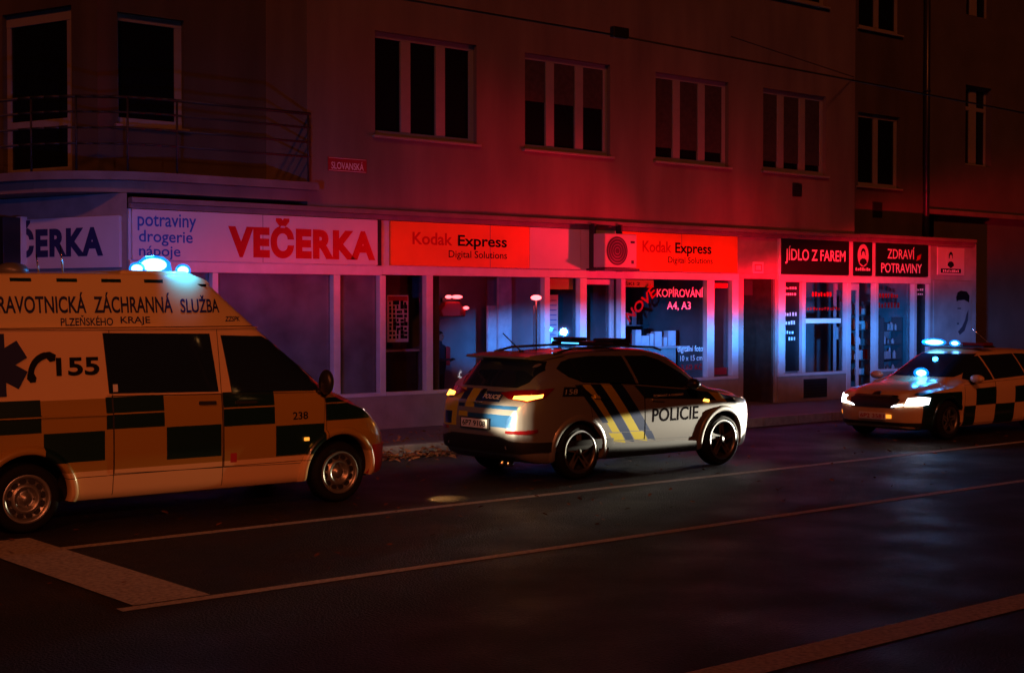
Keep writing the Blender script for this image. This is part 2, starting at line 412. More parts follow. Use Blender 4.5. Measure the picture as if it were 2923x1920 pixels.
# ledge between shops and flats, and roof of the shop row that runs on past the bay
b = NB(); bx(b, 8.86, 26.0, 19.44, 19.598, 3.70, 3.78); bx(b, 8.86, 26.0, 19.52, 19.599, 3.62, 3.699)
part('ledge', b, 'ledge', bevel=.008)
b = NB(); bx(b, 26.002, 30.6, 19.44, 20.9, 3.72, 3.80); bx(b, 26.002, 30.6, 19.52, 19.9, 3.62, 3.719); part('shop_roof', b, 'ledge', bevel=.008)
b = NB(); bx(b, 23.86, 24.15, 19.575, 19.6, 4.53, 4.81)
for k in range(5): bx(b, 23.88, 24.13, 19.56, 19.574, 4.56+k*.05, 4.585+k*.05)
part('vent', b, 'satin')
b = NB(); bx(b, 28.42, 28.78, 20.875, 20.9, 4.34, 4.69)
for k in range(6): bx(b, 28.44, 28.76, 20.86, 20.874, 4.37+k*.053, 4.395+k*.053)
part('vent', b, 'satin')
# entrance passage between the photo shop and the food shop
b = NB(); bx(b, 22.12, 22.3, 19.58, 21.4, .15, 2.76); bx(b, 23.3, 23.36, 19.58, 19.64, .15, 2.76); bx(b, 22.12, 23.36, 19.6, 21.4, 2.762, 2.86)
bx(b, 22.08, 23.38, 19.6, 19.7, 2.862, 3.62); part('entrance_surround', b, 'tile', bevel=.006)
b = NB(); bx(b, 23.24, 23.30, 19.645, 21.4, .152, 2.76); part('passage_shade_sheet', b, 'wood')  # dark sheet added over the jamb so the passage reads as shaded
b = NB(); bx(b, 22.3, 23.239, 20.9, 20.96, .15, 2.76); bx(b, 22.4, 23.2, 20.88, 20.899, .3, 1.1); bx(b, 22.4, 23.2, 20.88, 20.899, 1.25, 2.2)
dr = part('door', b, 'wood', bevel=.01)
b = NB(); cyl(b, (23.15, 20.86, 1.1), (23.15, 20.86, 1.35), .014); part('handle', b, 'steel', par=dr)
b = NB(); bx(b, 22.32, 22.62, 19.62, 19.72, 2.42, 2.72); part('doorbell_box', b, 'satin')

# ------------------------------------------------------------------ neighbouring house, drainpipe
nbh = thing('neighbouring_house', 'dark plain house beyond the drainpipe at the far end of the row', 'building', (31, 20.9, 0))
inv2 = Matrix.Translation((-31, -20.9, 0))
b = NB(); wall_bm(b, 30.6, 60, 4.6, 14, 20.95, [(32.4, 33.6, 5.84, 7.9), (32.4, 33.6, 9.7, 11.7), (36.5, 37.8, 5.84, 7.9)], .25); obj('wall', b, 'nb', nbh, Mx=inv2)
for z0, z1 in ((5.84, 7.9), (9.7, 11.7)): window(nbh, 32.4, 33.6, z0, z1, 21.03, 2, fw=.07, mull=.3, rail=(z1-.62, z1-.52), Mx=inv2)
window(nbh, 36.5, 37.8, 5.84, 7.9, 21.03, 2, fw=.07, mull=.3, Mx=inv2)
b = NB(); bx(b, 30.6, 60, 20.8, 20.98, 4.5, 4.62); obj('ledge', b, 'ledge', nbh, Mx=inv2, bevel=.01)
b = NB(); wall_bm(b, 31.1, 60, .1, 4.499, 21.0, [(31.45, 32.9, .15, 3.6)], .3); obj('wall', b, 'nb', nbh, Mx=inv2)
b = NB(); bx(b, 31.45, 32.9, 21.25, 21.3, .15, 3.6); bx(b, 32.16, 32.19, 21.22, 21.249, .2, 3.5); obj('door', b, 'wood', nbh, Mx=inv2, bevel=.01)
b = NB(); cyl(b, (30.45, 20.78, .15), (30.45, 20.78, 13), .075, n=14)
for z in (2.5, 5, 7.5, 10): cyl(b, (30.45, 20.78, z), (30.45, 20.78, z+.06), .088, n=14)
tag(obj('drainpipe', b, 'satin'), 'dark round drainpipe running up the joint between the two houses', 'drainpipe')

# ------------------------------------------------------------------ shopfronts
def pane(par, x0, x1, z0, z1, y=19.66, m='shopglass', name='pane'):
    b = NB(); bx(b, x0, x1, y, y+.01, z0, z1); return obj(name, b, m, par)
def room(par, x0, x1, z0, z1, y0, y1, m='room'):
    b = NB(); v = [[b.verts.new((x, y, z)) for z in (z0, z1)] for x, y in ((x0, y0), (x0, y1), (x1, y1), (x1, y0))]
    for i in range(3): b.faces.new((v[i][0], v[i+1][0], v[i+1][1], v[i][1]))
    b.faces.new([v[i][0] for i in range(4)]); b.faces.new([v[i][1] for i in range(4)])
    return obj('interior', b, m, par)
# convenience shop
s1 = thing('shopfront', 'convenience shopfront with frosted panes behind the ambulance', 'shopfront')
b = NB()
bx(b, 8.87, 13.30, 19.55, 19.70, 2.70, 2.855)
for a, c in ((12.36, 12.49), (13.26, 13.38), (10.2, 10.3)): bx(b, a, c, 19.555, 19.69, .76, 2.699)
bx(b, 8.87, 13.38, 19.55, 19.7, .70, .759)
obj('frame', b, 'shopframe', s1, bevel=.008)
b = NB(); bx(b, 8.87, 13.38, 19.57, 19.8, .15, .699); obj('plinth', b, 'tile', s1)
b = NB(); bx(b, 8.87, 13.38, 19.6, 19.7, 2.856, 3.619); obj('fascia', b, 'shopframe', s1)
for a, c in ((8.87, 10.2), (10.3, 12.36), (12.49, 13.26)):
    pane(s1, a, c, .76, 2.7); pane(s1, a, c, .76, 2.7, 19.70, 'film', 'frosted_film')
# photo shop
s2 = thing('shopfront', 'photo and copy shopfront with white mullions behind the police car', 'shopfront')
b = NB(); bx(b, 13.30, 22.12, 19.55, 19.70, 2.715, 2.855)
for a, c in ((14.21, 14.35), (16.86, 16.99), (17.73, 17.9), (18.78, 18.9), (21.18, 21.39), (21.93, 22.118)): bx(b, a, c, 19.555, 19.69, .76 if not 17.7 < a < 18.8 else .15, 2.714)
bx(b, 13.38, 17.73, 19.55, 19.7, .70, .759); bx(b, 18.9, 22.118, 19.55, 19.7, .70, .759)
obj('frame', b, 'shopframe', s2, bevel=.008)
b = NB(); bx(b, 13.38, 17.73, 19.57, 19.8, .15, .699); bx(b, 18.9, 22.118, 19.57, 19.8, .15, .699); obj('plinth', b, 'tile', s2)
b = NB(); bx(b, 13.382, 22.08, 19.6, 19.7, 2.856, 3.619); obj('fascia', b, 'shopframe', s2)
for a, c in ((13.38, 14.21), (14.35, 16.86), (16.99, 17.73), (18.9, 21.18), (21.39, 21.93)): pane(s2, a, c, .76, 2.714)
b = NB(); bx(b, 17.9, 17.98, 19.75, 19.8, .16, 2.7); bx(b, 18.68, 18.78, 19.75, 19.8, .16, 2.7); bx(b, 17.98, 18.68, 19.75, 19.8, 2.6, 2.7); bx(b, 17.98, 18.68, 19.75, 19.8, .16, .5)
dd = obj('door', b, 'shopframe', s2, bevel=.006); pane(dd, 17.98, 18.68, .5, 2.6, 19.77)
b = NB(); cyl(b, (18.6, 19.7, 1.0), (18.6, 19.7, 1.5), .015); obj('handle', b, 'steel', dd)
room(s2, 13.40, 14.6, .3, 2.8, 19.72, 20.9, 'roomdark'); room(s2, 14.601, 16.95, .3, 2.8, 19.72, 21.4); room(s2, 16.951, 18.85, .3, 2.8, 19.81, 22, 'roomdark')
room(s2, 18.851, 21.3, .3, 2.8, 19.72, 21.9, 'roomdark'); room(s2, 21.301, 22.1, .3, 2.8, 19.72, 20.3)
# food shop
s3 = thing('shopfront', 'food shopfront with black sign panels and a recessed glass door, left of the portrait poster', 'shopfront')
b = NB(); bx(b, 23.38, 28.85, 19.55, 19.70, 2.71, 2.862)
for a, c, z in ((23.38, 23.6, .76), (24.16, 24.27, .76), (25.69, 25.84, .15), (26.72, 26.84, .15), (28.2, 28.31, .76), (28.76, 28.85, .15)): bx(b, a, c, 19.555, 19.69, z, 2.709)
for a, c in ((25.75, 25.9), (26.6, 26.72), (23.38, 23.45), (28.74, 28.85)): bx(b, a, c, 19.557, 19.66, 2.863, 3.619)
bx(b, 23.38, 25.69, 19.55, 19.7, .70, .759); bx(b, 26.84, 28.76, 19.55, 19.7, .70, .759)
obj('frame', b, 'shopframe', s3, bevel=.008)
b = NB(); bx(b, 23.38, 25.69, 19.57, 19.8, .15, .699); bx(b, 26.84, 28.76, 19.57, 19.8, .15, .699); obj('plinth', b, 'tile', s3)
b = NB(); bx(b, 24.22, 25.0, 19.55, 19.569, .22, .62)
for k in range(6): bx(b, 24.25, 24.97, 19.535, 19.549, .25+k*.06, .28+k*.06)
obj('vent_grille', b, 'satin', s3)
b = NB(); bx(b, 23.38, 28.85, 19.665, 19.75, 2.863, 3.619); obj('fascia', b, 'shopframe', s3)
for a, c in ((24.27, 25.69), (26.84, 28.2)): pane(s3, a, c, .76, 2.709)
b = NB()
for q in ((25.84, 25.9, .16, 2.7), (26.64, 26.72, .16, 2.7)): bx(b, q[0], q[1], 20.0, 20.05, q[2], q[3])
bx(b, 25.9, 26.64, 20.0, 20.05, 2.55, 2.7); bx(b, 25.9, 26.64, 20.0, 20.05, .16, .36)
dd = obj('door', b, 'shopframe', s3, bevel=.006); pane(dd, 25.9, 26.64, .36, 2.55, 20.02)
room(s3, 23.45, 28.8, .16, 2.8, 20.06, 21.6)
b = NB(); bx(b, 23.45, 25.83, 19.72, 20.05, .3, .32); bx(b, 26.85, 28.75, 19.72, 20.05, .3, .32); obj('window_bench', b, 'roomdark', s3)
# rendered end wall with the big posters
b = NB(); bx(b, 28.852, 30.6, 19.56, 19.9, .15, 3.615); bx(b, 30.6, 30.75, 19.56, 21.0, .15, 3.7); part('end_wall', b, 'room')

# ------------------------------------------------------------------ signs
def sign(name, label, cat, x0, x1, z0, z1, y, board, texts, depth=.05, group=None, shapes=None, bmi=None):
    t = thing(name, label, cat, ((x0+x1)/2, y, z0), 0, group); iv = Matrix.Translation((-(x0+x1)/2, -y, -z0))
    b = NB(); bx(b, x0, x1, y, y+depth, z0, z1); obj('board', b, board, t, bevel=.004, Mx=iv)
    ink = {}
    for s, a, c, d, e, m, *k in texts:
        ink.setdefault(m, NB()); put_text(ink[m], s, a, c, d, e, y-.005, *(k or [.012]))
    for m, bm in ink.items(): obj('lettering', bm, m, t, fix=False, Mx=iv)
    for nm, m, fn in shapes or []:
        bm = NB(); fn(bm); obj(nm, bm, m, t, Mx=iv)
    return t
sign('shop_sign', 'long white grocery sign with big red capitals above the ambulance', 'sign', 8.9, 13.2, 2.87, 3.61, 19.53, 'white',
     [('VEČERKA', 10.45, 13.15, 2.94, 3.57, 'redink', .058, 0, 0, 0, 1.1), ('potraviny', 8.98, 9.92, 3.30, 3.56, 'bluink', .012),
      ('drogerie', 9.0, 9.86, 3.08, 3.31, 'bluink', .012), ('nápoje', 9.0, 9.66, 2.88, 3.08, 'bluink', .012)],
     shapes=[('panel_joint', 'grey', lambda b: bx(b, 11.05, 11.06, 19.527, 19.5299, 2.87, 3.61))])
sign('sign_divider', 'narrow black upright at the right end of the white grocery sign', 'sign', 13.21, 13.27, 2.86, 3.62, 19.52, 'blacksign', [], .07)
sign('shop_sign', 'yellow photo shop sign, coloured redder for the red light, above the large window left of the air conditioner', 'sign', 13.46, 16.48, 2.87, 3.61, 19.53, 'yellowsign',
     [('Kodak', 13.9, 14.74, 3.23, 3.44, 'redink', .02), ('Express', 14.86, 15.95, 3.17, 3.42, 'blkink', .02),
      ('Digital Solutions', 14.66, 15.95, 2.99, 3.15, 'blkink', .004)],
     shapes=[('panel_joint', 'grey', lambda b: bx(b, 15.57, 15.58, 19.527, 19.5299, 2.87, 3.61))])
sign('blank_sign', 'blank white panel between the left photo shop sign and the air conditioner', 'sign', 16.49, 17.72, 2.87, 3.61, 19.535, 'white', [])
sign('shop_sign', 'yellow photo shop sign, coloured redder for the red light, right of the air conditioner', 'sign', 18.75, 22.05, 2.87, 3.61, 19.53, 'yellowsign',
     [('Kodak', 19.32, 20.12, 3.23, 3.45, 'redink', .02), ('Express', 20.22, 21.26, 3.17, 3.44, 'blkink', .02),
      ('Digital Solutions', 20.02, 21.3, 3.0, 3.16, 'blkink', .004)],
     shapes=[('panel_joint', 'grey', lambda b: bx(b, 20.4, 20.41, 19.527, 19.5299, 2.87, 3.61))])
sign('blank_sign', 'blank white panel behind the air conditioner', 'sign', 17.73, 18.74, 2.87, 3.61, 19.537, 'white', [])
sign('house_sign', 'small square white sign on the bare wall above the dark doorway', 'sign', 22.58, 22.92, 2.87, 3.11, 19.58, 'white',
     [], .02, shapes=[('border', 'redink', lambda b: [bx(b, 22.64, 22.86, 19.577, 19.5799, 2.92, 2.94), bx(b, 22.64, 22.86, 19.577, 19.5799, 3.04, 3.06), bx(b, 22.64, 22.66, 19.577, 19.5799, 2.94, 3.04), bx(b, 22.84, 22.86, 19.577, 19.5799, 2.94, 3.04)])])
sign('shop_sign', 'wide black sign with white farm food capitals right of the doorway', 'sign', 23.46, 25.74, 2.875, 3.615, 19.54, 'blacksign',
     [('JÍDLO Z FAREM', 23.56, 25.6, 3.09, 3.47, 'redwht' if False else 'whtink', .012)])
def bust(cx, z0, s):
    def fn(b): pass
    return fn
def oval(cx, cz, rx, rz, y):
    def fn(b): prism(b, [(cx+rx*math.cos(R(a)), cz+rz*math.sin(R(a))) for a in range(0, 360, 12)], y-.004, y-.0005)
    return fn
def marks(x0, x1, z0, z1, y, n, seed=1):
    def fn(b):
        r = random.Random(seed); w = (x1-x0)/n
        for i in range(n): bx(b, x0+i*w, x0+(i+.45+.3*r.random())*w, y-.004, y-.001, z0, z1 - (z1-z0)*.25*(r.random() < .3))
    return fn
def portrait(cx, cz, s, y, light, dark):
    return [('medallion', light, oval(cx, cz, s*.9, s*1.15, y)),
            ('shoulders', dark, lambda b: prism(b, [(cx-.62*s, cz-.75*s), (cx-.5*s, cz-.45*s), (cx-.18*s, cz-.3*s), (cx+.18*s, cz-.3*s), (cx+.5*s, cz-.45*s), (cx+.62*s, cz-.75*s), (cx, cz-1.05*s)], y-.007, y-.0045)),
            ('hair', dark, lambda b: prism(b, [(cx-.36*s, cz), (cx-.38*s, cz+.4*s), (cx-.2*s, cz+.68*s), (cx+.1*s, cz+.74*s), (cx+.34*s, cz+.5*s), (cx+.37*s, cz+.02*s)], y-.007, y-.0045)),
            ('face', light, lambda b: prism(b, [(cx+.25*s*math.cos(R(a)), cz+.06*s+.38*s*math.sin(R(a))) for a in range(0, 360, 20)], y-.009, y-.0075))]
sign('portrait_sign', 'narrow black sign with a portrait in a pale oval, between the two worded black signs', 'sign', 25.91, 26.58, 2.875, 3.615, 19.54, 'blacksign', [],
     shapes=portrait(26.24, 3.32, .22, 19.54, 'white', 'blkink') + [('caption', 'whtink', marks(25.97, 26.52, 2.98, 3.05, 19.54, 7))])
sign('shop_sign', 'black two-line healthy food sign at the right end of the row', 'sign', 26.73, 28.73, 2.875, 3.615, 19.54, 'blacksign',
     [('ZDRAVÍ', 27.13, 28.17, 3.27, 3.55, 'whtink', .01), ('POTRAVINY', 26.9, 28.47, 2.95, 3.17, 'whtink', .014)],
     shapes=[('leaf_mark', 'redink', lambda b: prism(b, [(28.25, 3.24), (28.3, 3.36), (28.44, 3.4), (28.4, 3.28)], 19.536, 19.5395))])
sign('portrait_sign', 'pale square sign with a dark-haired portrait and dark caption bar on the end wall', 'sign', 29.1, 30.2, 2.93, 3.58, 19.53, 'white', [], .03,
     shapes=portrait(29.62, 3.32, .22, 19.53, 'white', 'blkink') + [('caption_bar', 'blkink', lambda b: bx(b, 29.22, 30.05, 19.526, 19.5295, 2.98, 3.08)), ('caption', 'whtink', marks(29.3, 29.98, 3.0, 3.055, 19.5255, 9, 3))])
def man(b):
    pts = [(29.86, 2.40), (29.92, 2.52), (30.06, 2.56), (30.3, 2.54), (30.42, 2.44), (30.40, 2.28), (30.2, 2.34), (29.95, 2.33), (29.88, 2.30)]
    prism(b, pts, 19.526, 19.5295)
def beard(b):
    prism(b, [(30.30, 2.0), (30.38, 2.1), (30.36, 1.85), (30.22, 1.6), (30.02, 1.5), (29.95, 1.58), (30.12, 1.7), (30.24, 1.85)], 19.526, 19.5295)
    bx(b, 29.92, 30.06, 19.526, 19.5295, 2.12, 2.15); bx(b, 29.9, 29.98, 19.526, 19.5295, 1.75, 1.79)
sign('wall_poster', 'tall pale poster with a short-haired bearded man in profile on the end wall', 'poster', 28.95, 30.52, .8, 2.8, 19.53, 'room', [], .03,
     shapes=[('hair', 'blkink', man), ('beard', 'jacket', beard)])
sign('street_name_sign', 'small red enamel street name plate on the upper wall by the balcony', 'sign', 12.28, 13.02, 4.37, 4.60, 19.585, 'redsign',
     [('SLOVANSKÁ', 12.34, 12.96, 4.41, 4.55, 'whtink', .004)], .012,
     shapes=[('border', 'whtink', lambda b: [bx(b, 12.295, 13.005, 19.582, 19.5845, z, z+.006) for z in (4.382, 4.582)])])
# sign round the corner and the projecting sign
t = thing('shop_sign', 'grocery sign with dark capitals on the wall round the corner, cut by the photo edge', 'sign', (8.85, 19.6, 0), WR)
b = NB(); bx(b, -6.2, -.1, -.06, -.005, 2.76, 3.52); obj('board', b, 'white', t, bevel=.004)
b = NB(); put_text(b, 'VEČERKA', -3.0, -.42, 2.93, 3.5, -.066, .05, sp=1.1); obj('lettering', b, 'navyink', t, fix=False)
t = thing('projecting_sign', 'narrow black sign with a white edge strip sticking out of the wall round the corner', 'sign', (8.13, 21.6, 2.8), R(20))
b = NB(); bx(b, -.50, -.17, -.05, .05, 0, .74); obj('board', b, 'blacksign', t, bevel=.006)
b = NB(); bx(b, -.1695, -.05, -.06, .06, -.01, .76); obj('edge_strip', b, 'white', t, bevel=.006)
b = NB(); bx(b, -.0495, .03, -.02, .02, .1, .14); bx(b, -.0495, .03, -.02, .02, .6, .64); obj('bracket', b, 'iron', t)
# window lettering and posters
t = thing('window_lettering', 'white and red copying service lettering on the window right of the shop door', 'lettering', (20, 19.6, 0))
iv = Matrix.Translation((-20, -19.6, 0))
b = NB()
put_text(b, 'KOPÍROVÁNÍ', 19.84, 21.16, 2.37, 2.57, 19.652, .014); put_text(b, 'A4, A3', 20.12, 20.8, 2.10, 2.28, 19.652, .014)
put_text(b, 'digitální foto', 20.42, 21.16, 1.25, 1.40, 19.652, .002); put_text(b, '10 x 15 cm', 20.5, 21.14, 1.10, 1.21, 19.652, .002)
obj('white_lettering', b, 'whtink', t, fix=False, Mx=iv)
b = NB(); put_text(b, 'NOVĚ', 18.92, 19.86, 2.12, 2.40, 19.652, .03, rot=R(36)); put_text(b, '3,60 Kč', 20.52, 21.14, .9, 1.04, 19.652, .008); obj('red_lettering', b, 'redink', t, fix=False, Mx=iv)
sign('paper_strip', 'yellow paper strip at the top of the copying window', 'poster', 18.96, 19.8, 2.56, 2.70, 19.70, 'yellowpaper',
     [('ŠKI 2', 19.02, 19.42, 2.59, 2.67, 'blkink', .01)], .006)
sign('paper_strip', 'yellow paper strip atop the narrow pane left of the shop door', 'poster', 17.1, 17.7, 2.5, 2.7, 19.72, 'yellowpaper', [], .006)
sign('door_sticker', 'small red sticker above the narrow end pane of the photo shop', 'sign', 21.43, 21.88, 2.56, 2.66, 19.64, 'redsign', [], .006)
sign('door_sticker', 'small red sticker low on the narrow end pane of the photo shop', 'sign', 21.43, 21.86, .80, .94, 19.64, 'redsign', [], .006)
sign('poster', 'white photo price list hanging left of the shop door', 'poster', 17.02, 17.4, 1.2, 2.4, 19.8, 'white', [], .01,
     shapes=[('rows', 'bluink', lambda b: [bx(b, 17.06, 17.36, 19.796, 19.7995, 1.3+k*.09, 1.315+k*.09) for k in range(12)])])
def dots(b):
    r = random.Random(4)
    for i in range(9):
        for j in range(5):
            w = r.uniform(.03, .075); h = r.uniform(.04, .075); x = 13.68 + j*.077; z = 1.64 + i*.072
            bx(b, x, x+w, 19.895, 19.8995, z, z+h)
sign('poster', 'white poster with rows of small dark photos in the leftmost clear pane', 'poster', 13.64, 14.08, 1.58, 2.38, 19.9, 'white', [], .01,
     shapes=[('photos', 'blkink', dots), ('header', 'redsign', lambda b: bx(b, 13.66, 14.06, 19.895, 19.8995, 2.28, 2.36))])
sign('display_board', 'tall white board standing behind the large clear window', 'board', 16.46, 16.78, .8, 2.74, 20.4, 'bluebox', [], .05)
sign('display_board', 'lower white board leaning next to the tall one behind the large window', 'board', 16.14, 16.34, .8, 2.2, 20.3, 'bluebox', [], .05)
sign('menu_board', 'slim black menu panel left of the food shop window', 'sign', 23.6, 24.16, .8, 2.7, 19.64, 'blacksign', [], .05,
     shapes=[('caption', 'whtink', lambda b: [marks(23.66, 24.08, 2.55, 2.60, 19.64, 5, 2)(b), marks(23.68, 24.06, 2.42, 2.47, 19.64, 5, 5)(b), marks(23.65, 24.1, 1.98, 2.06, 19.64, 5, 6)(b), marks(23.7, 24.05, 1.8, 1.88, 19.64, 4, 7)(b), marks(23.66, 23.98, 1.6, 1.67, 19.64, 4, 8)(b), marks(23.8, 24.06, 1.46, 1.53, 19.64, 3, 9)(b)])])
sign('menu_board', 'slim black panel at the right end of the food shopfront', 'sign', 28.31, 28.76, .8, 2.7, 19.64, 'blacksign', [], .05,
     shapes=[('caption', 'whtink', lambda b: [marks(28.38, 28.7, 2.55, 2.6, 19.64, 4, 2)(b), marks(28.38, 28.7, 2.45, 2.49, 19.64, 4, 5)(b)])])
t = thing('window_lettering', 'rows of small red lettering on the food shop windows', 'lettering', (26, 19.6, 0)); iv = Matrix.Translation((-26, -19.6, 0))
b = NB(); marks(24.6, 25.3, 2.4, 2.5, 19.655, 7, 3)(b); marks(24.35, 25.6, 2.1, 2.17, 19.655, 13, 4)(b); marks(27.0, 27.75, 2.38, 2.48, 19.655, 7, 5)(b); marks(26.95, 27.8, 2.15, 2.27, 19.655, 7, 6)(b)
obj('red_lettering', b, 'redled' if False else 'redink', t, Mx=iv)
b = NB(); bx(b, 24.35, 25.6, 19.651, 19.654, 1.82, 1.92); obj('white_stripe', b, 'whtink', t, Mx=iv)
sign('opening_hours', 'small white card in the food shop door beside the frame', 'sign', 25.86, 26.1, 1.45, 1.72, 19.98, 'white', [], .006)
# shelves and goods
def shelf(name, label, x0, x1, y0, y1, zs, goods, seed):
    t = thing(name, label, 'shelf', ((x0+x1)/2, y0, zs[0])); iv = Matrix.Translation((-(x0+x1)/2, -y0, -zs[0]))
    b = NB(); 
    for z in zs: bx(b, x0, x1, y0, y1, z-.025, z)
    bx(b, x0-.03, x0-.001, y0, y1, zs[0]-.4, zs[-1]+.3); bx(b, x1+.001, x1+.03, y0, y1, zs[0]-.4, zs[-1]+.3)
    obj('rack', b, 'grey', t, Mx=iv)
    r = random.Random(seed)
    for z in zs:
        x = x0+.03
        while x < x1-.12:
            w = r.uniform(.07, .16); h = r.uniform(.12, .28); g = NB()
            if r.random() < .5: bx(g, x, x+w, y0+.03, y0+.03+w, z, z+h)
            else:
                cyl(g, (x+w/2, y0+.1, z), (x+w/2, y0+.1, z+h*.7), w*.4); cyl(g, (x+w/2, y0+.1, z+h*.7), (x+w/2, y0+.1, z+h), w*.35, w*.15)
            tag(obj('packet', g, r.choice(['bluebox', 'white', 'redink', 'grey']), bevel=.004), 'one of the packets and bottles on the ' + goods, 'goods', 'goods on the ' + goods)
            x += w + r.uniform(.02, .09)
shelf('goods_shelf', 'dark rack of goods seen through the recessed food shop door', 26.95, 27.75, 20.4, 20.7, (.6, .95, 1.3, 1.65, 2.0), 'rack behind the food shop door', 11)
shelf('goods_shelf', 'rack of goods behind the right food shop window', 27.95, 28.65, 20.2, 20.5, (.6, .95, 1.3, 1.62), 'rack in the right food shop window', 12)
shelf('goods_shelf', 'rack of goods on the back wall of the copying shop, above the pale boxes', 20.3, 21.25, 21.3, 21.6, (1.0, 1.4, 1.8), 'rack at the back of the copying shop', 13)
t = thing('display_shelf', 'long shelf of photo goods low in the copying window', 'shelf', (20, 20.0, 1.38)); iv = Matrix.Translation((-20, -20, -1.38))
b = NB(); bx(b, 19.0, 21.1, 19.95, 20.4, 1.35, 1.385); bx(b, 19.0, 21.1, 20.35, 20.4, .3, 1.349); obj('shelf_board', b, 'white', t, bevel=.004, Mx=iv)
for k, (x, w, h, lab) in enumerate(((19.62, .14, .34, 'tall pale box at the left end of the display shelf'), (19.8, .2, .22, 'squat pale box second on the display shelf'), (20.06, .09, .26, 'slim tube-like box in the middle of the display shelf'),
                          (20.22, .2, .3, 'pale box right of the slim one on the display shelf'), (20.5, .1, .18, 'small pale box near the right end of the display shelf'), (20.64, .26, .31, 'widest pale box at the right end of the display shelf'))):
    b = NB(); bx(b, 0, w, 0, .12, 0, h); o = obj('display_box', b, 'bluebox', bevel=.004); o.location = (x, 20.02 + .02*k, 1.386); o.rotation_euler = (0, 0, R(random.uniform(-12, 12)))
    tag(o, lab, 'box', 'boxes on the display shelf')
# counter; red beacon and person reflections built as solid things inside
t = thing('red_reflection', 'red beacon reflection built as a glowing lamp over a dark case behind the large window', 'lamp', (15.6, 20.7, 2.0))  # glow set inside the shop in place of a beacon mirrored in the glass
b = NB(); prism(b, [(-.24, .0), (-.28, .12), (-.14, .27), (.16, .27), (.3, .1), (.28, .0)], -.06, .1); obj('case', b, 'redsign', t, bevel=.02)
b = NB(); ell(b, (-.12, -.08, .36), (.07, .05, .032)); ell(b, (.07, -.08, .36), (.12, .05, .034)); ell(b, (.28, -.08, .16), (.06, .04, .03)); obj('light', b, 'redled', t)
b = NB(); bx(b, -.2, .2, .0, .06, .27, .34); obj('bracket', b, 'black', t)
t = thing('counter', 'low counter behind the leftmost clear pane', 'counter', (14, 20.3, .3))
b = NB(); bx(b, -.55, .55, 0, .4, 0, 1.1); obj('base', b, 'wood', t, bevel=.01)
b = NB(); bx(b, -.58, .58, -.03, .43, 1.101, 1.14); obj('worktop', b, 'white', t, bevel=.006)
def person(loc, rz, label):
    t = thing('person', label, 'person', loc, rz); t.scale = (.8, .8, .8)
    J = [((0, 0, .95), .15), ((0, 0, 1.15), .15), ((0, 0, 1.38), .16), ((0, 0, 1.5), .06), ((0, .0, 1.58), .075), ((0, -.01, 1.68), .09), ((0, 0, 1.76), .05),
         ((.19, 0, 1.42), .065), ((.25, .02, 1.16), .05), ((.16, -.22, 1.12), .038), ((.1, -.3, 1.14), .03),
         ((-.19, 0, 1.42), .065), ((-.25, .02, 1.16), .05), ((-.16, -.22, 1.12), .038), ((-.1, -.3, 1.14), .03),
         ((.1, 0, .85), .09), ((.11, .0, .48), .06), ((.12, .02, .08), .045), ((.13, -.13, .04), .04),
         ((-.1, 0, .85), .09), ((-.11, .0, .48), .06), ((-.12, .02, .08), .045), ((-.13, -.13, .04), .04)]
    E_ = [(0, 1), (1, 2), (2, 3), (3, 4), (4, 5), (5, 6), (2, 7), (7, 8), (8, 9), (9, 10), (2, 11), (11, 12), (12, 13), (13, 14), (0, 15), (15, 16), (16, 17), (17, 18), (0, 19), (19, 20), (20, 21), (21, 22)]
    nf = []
    for s, i in ((1, 10), (-1, 14)):                      # short curled fingers and a thumb on each hand
        bx_, by_, bz_ = J[i][0]
        for k, (dx, dz, l) in enumerate(((-.03, .02, .07), (-.012, .025, .08), (.008, .024, .078), (.026, .018, .06), (-.04*s, .0, .045))):
            J.append(((bx_+dx, by_-.03, bz_+dz), .011)); E_.append((i, len(J)-1)); J.append(((bx_+dx, by_-.03-l*.6, bz_+dz-l*.4), .009)); E_.append((len(J)-2, len(J)-1))
    me = bpy.data.meshes.new('body'); me.from_pydata([j[0] for j in J], E_, []); o = bpy.data.objects.new('body', me); C.objects.link(o); o.parent = t
    sk = o.modifiers.new('skin', 'SKIN'); sk.use_smooth_shade = True
    for i, j in enumerate(J): me.skin_vertices[0].data[i].radius = (j[1], j[1])
    me.skin_vertices[0].data[0].use_root = True
    o.modifiers.new('sub', 'SUBSURF').render_levels = 2
    me.materials.append(M['jacket'])
    b = NB(); ell(b, (0, -.03, 1.66), (.082, .085, .115)); ell(b, (0, -.118, 1.655), (.013, .02, .02)); ell(b, (.083, 0, 1.655), (.012, .02, .03)); ell(b, (-.083, 0, 1.655), (.012, .02, .03))
    for s in (-1, 1): ell(b, (.03*s, -.108, 1.68), (.012, .008, .007), mi=1)
    ell(b, (0, -.105, 1.61), (.026, .01, .007), mi=2); obj('head', b, ['skin', 'hair', 'redcloth'], t)
    b = NB(); ell(b, (0, .0, 1.71), (.092, .098, .085)); obj('hair', b, 'hair', t)
    b = NB(); prism(b, [(.02, 1.0), (.17, 1.0), (.18, 1.42), (.03, 1.45)], -.20, -.165); obj('red_vest', b, 'redcloth', t, bevel=.02)
    return t
person((15.62, 21.1, .3), R(20), 'person in a dark jacket with a red front reflected in the large shop window, built as a figure inside')  # figure set inside in place of a reflection in the pane

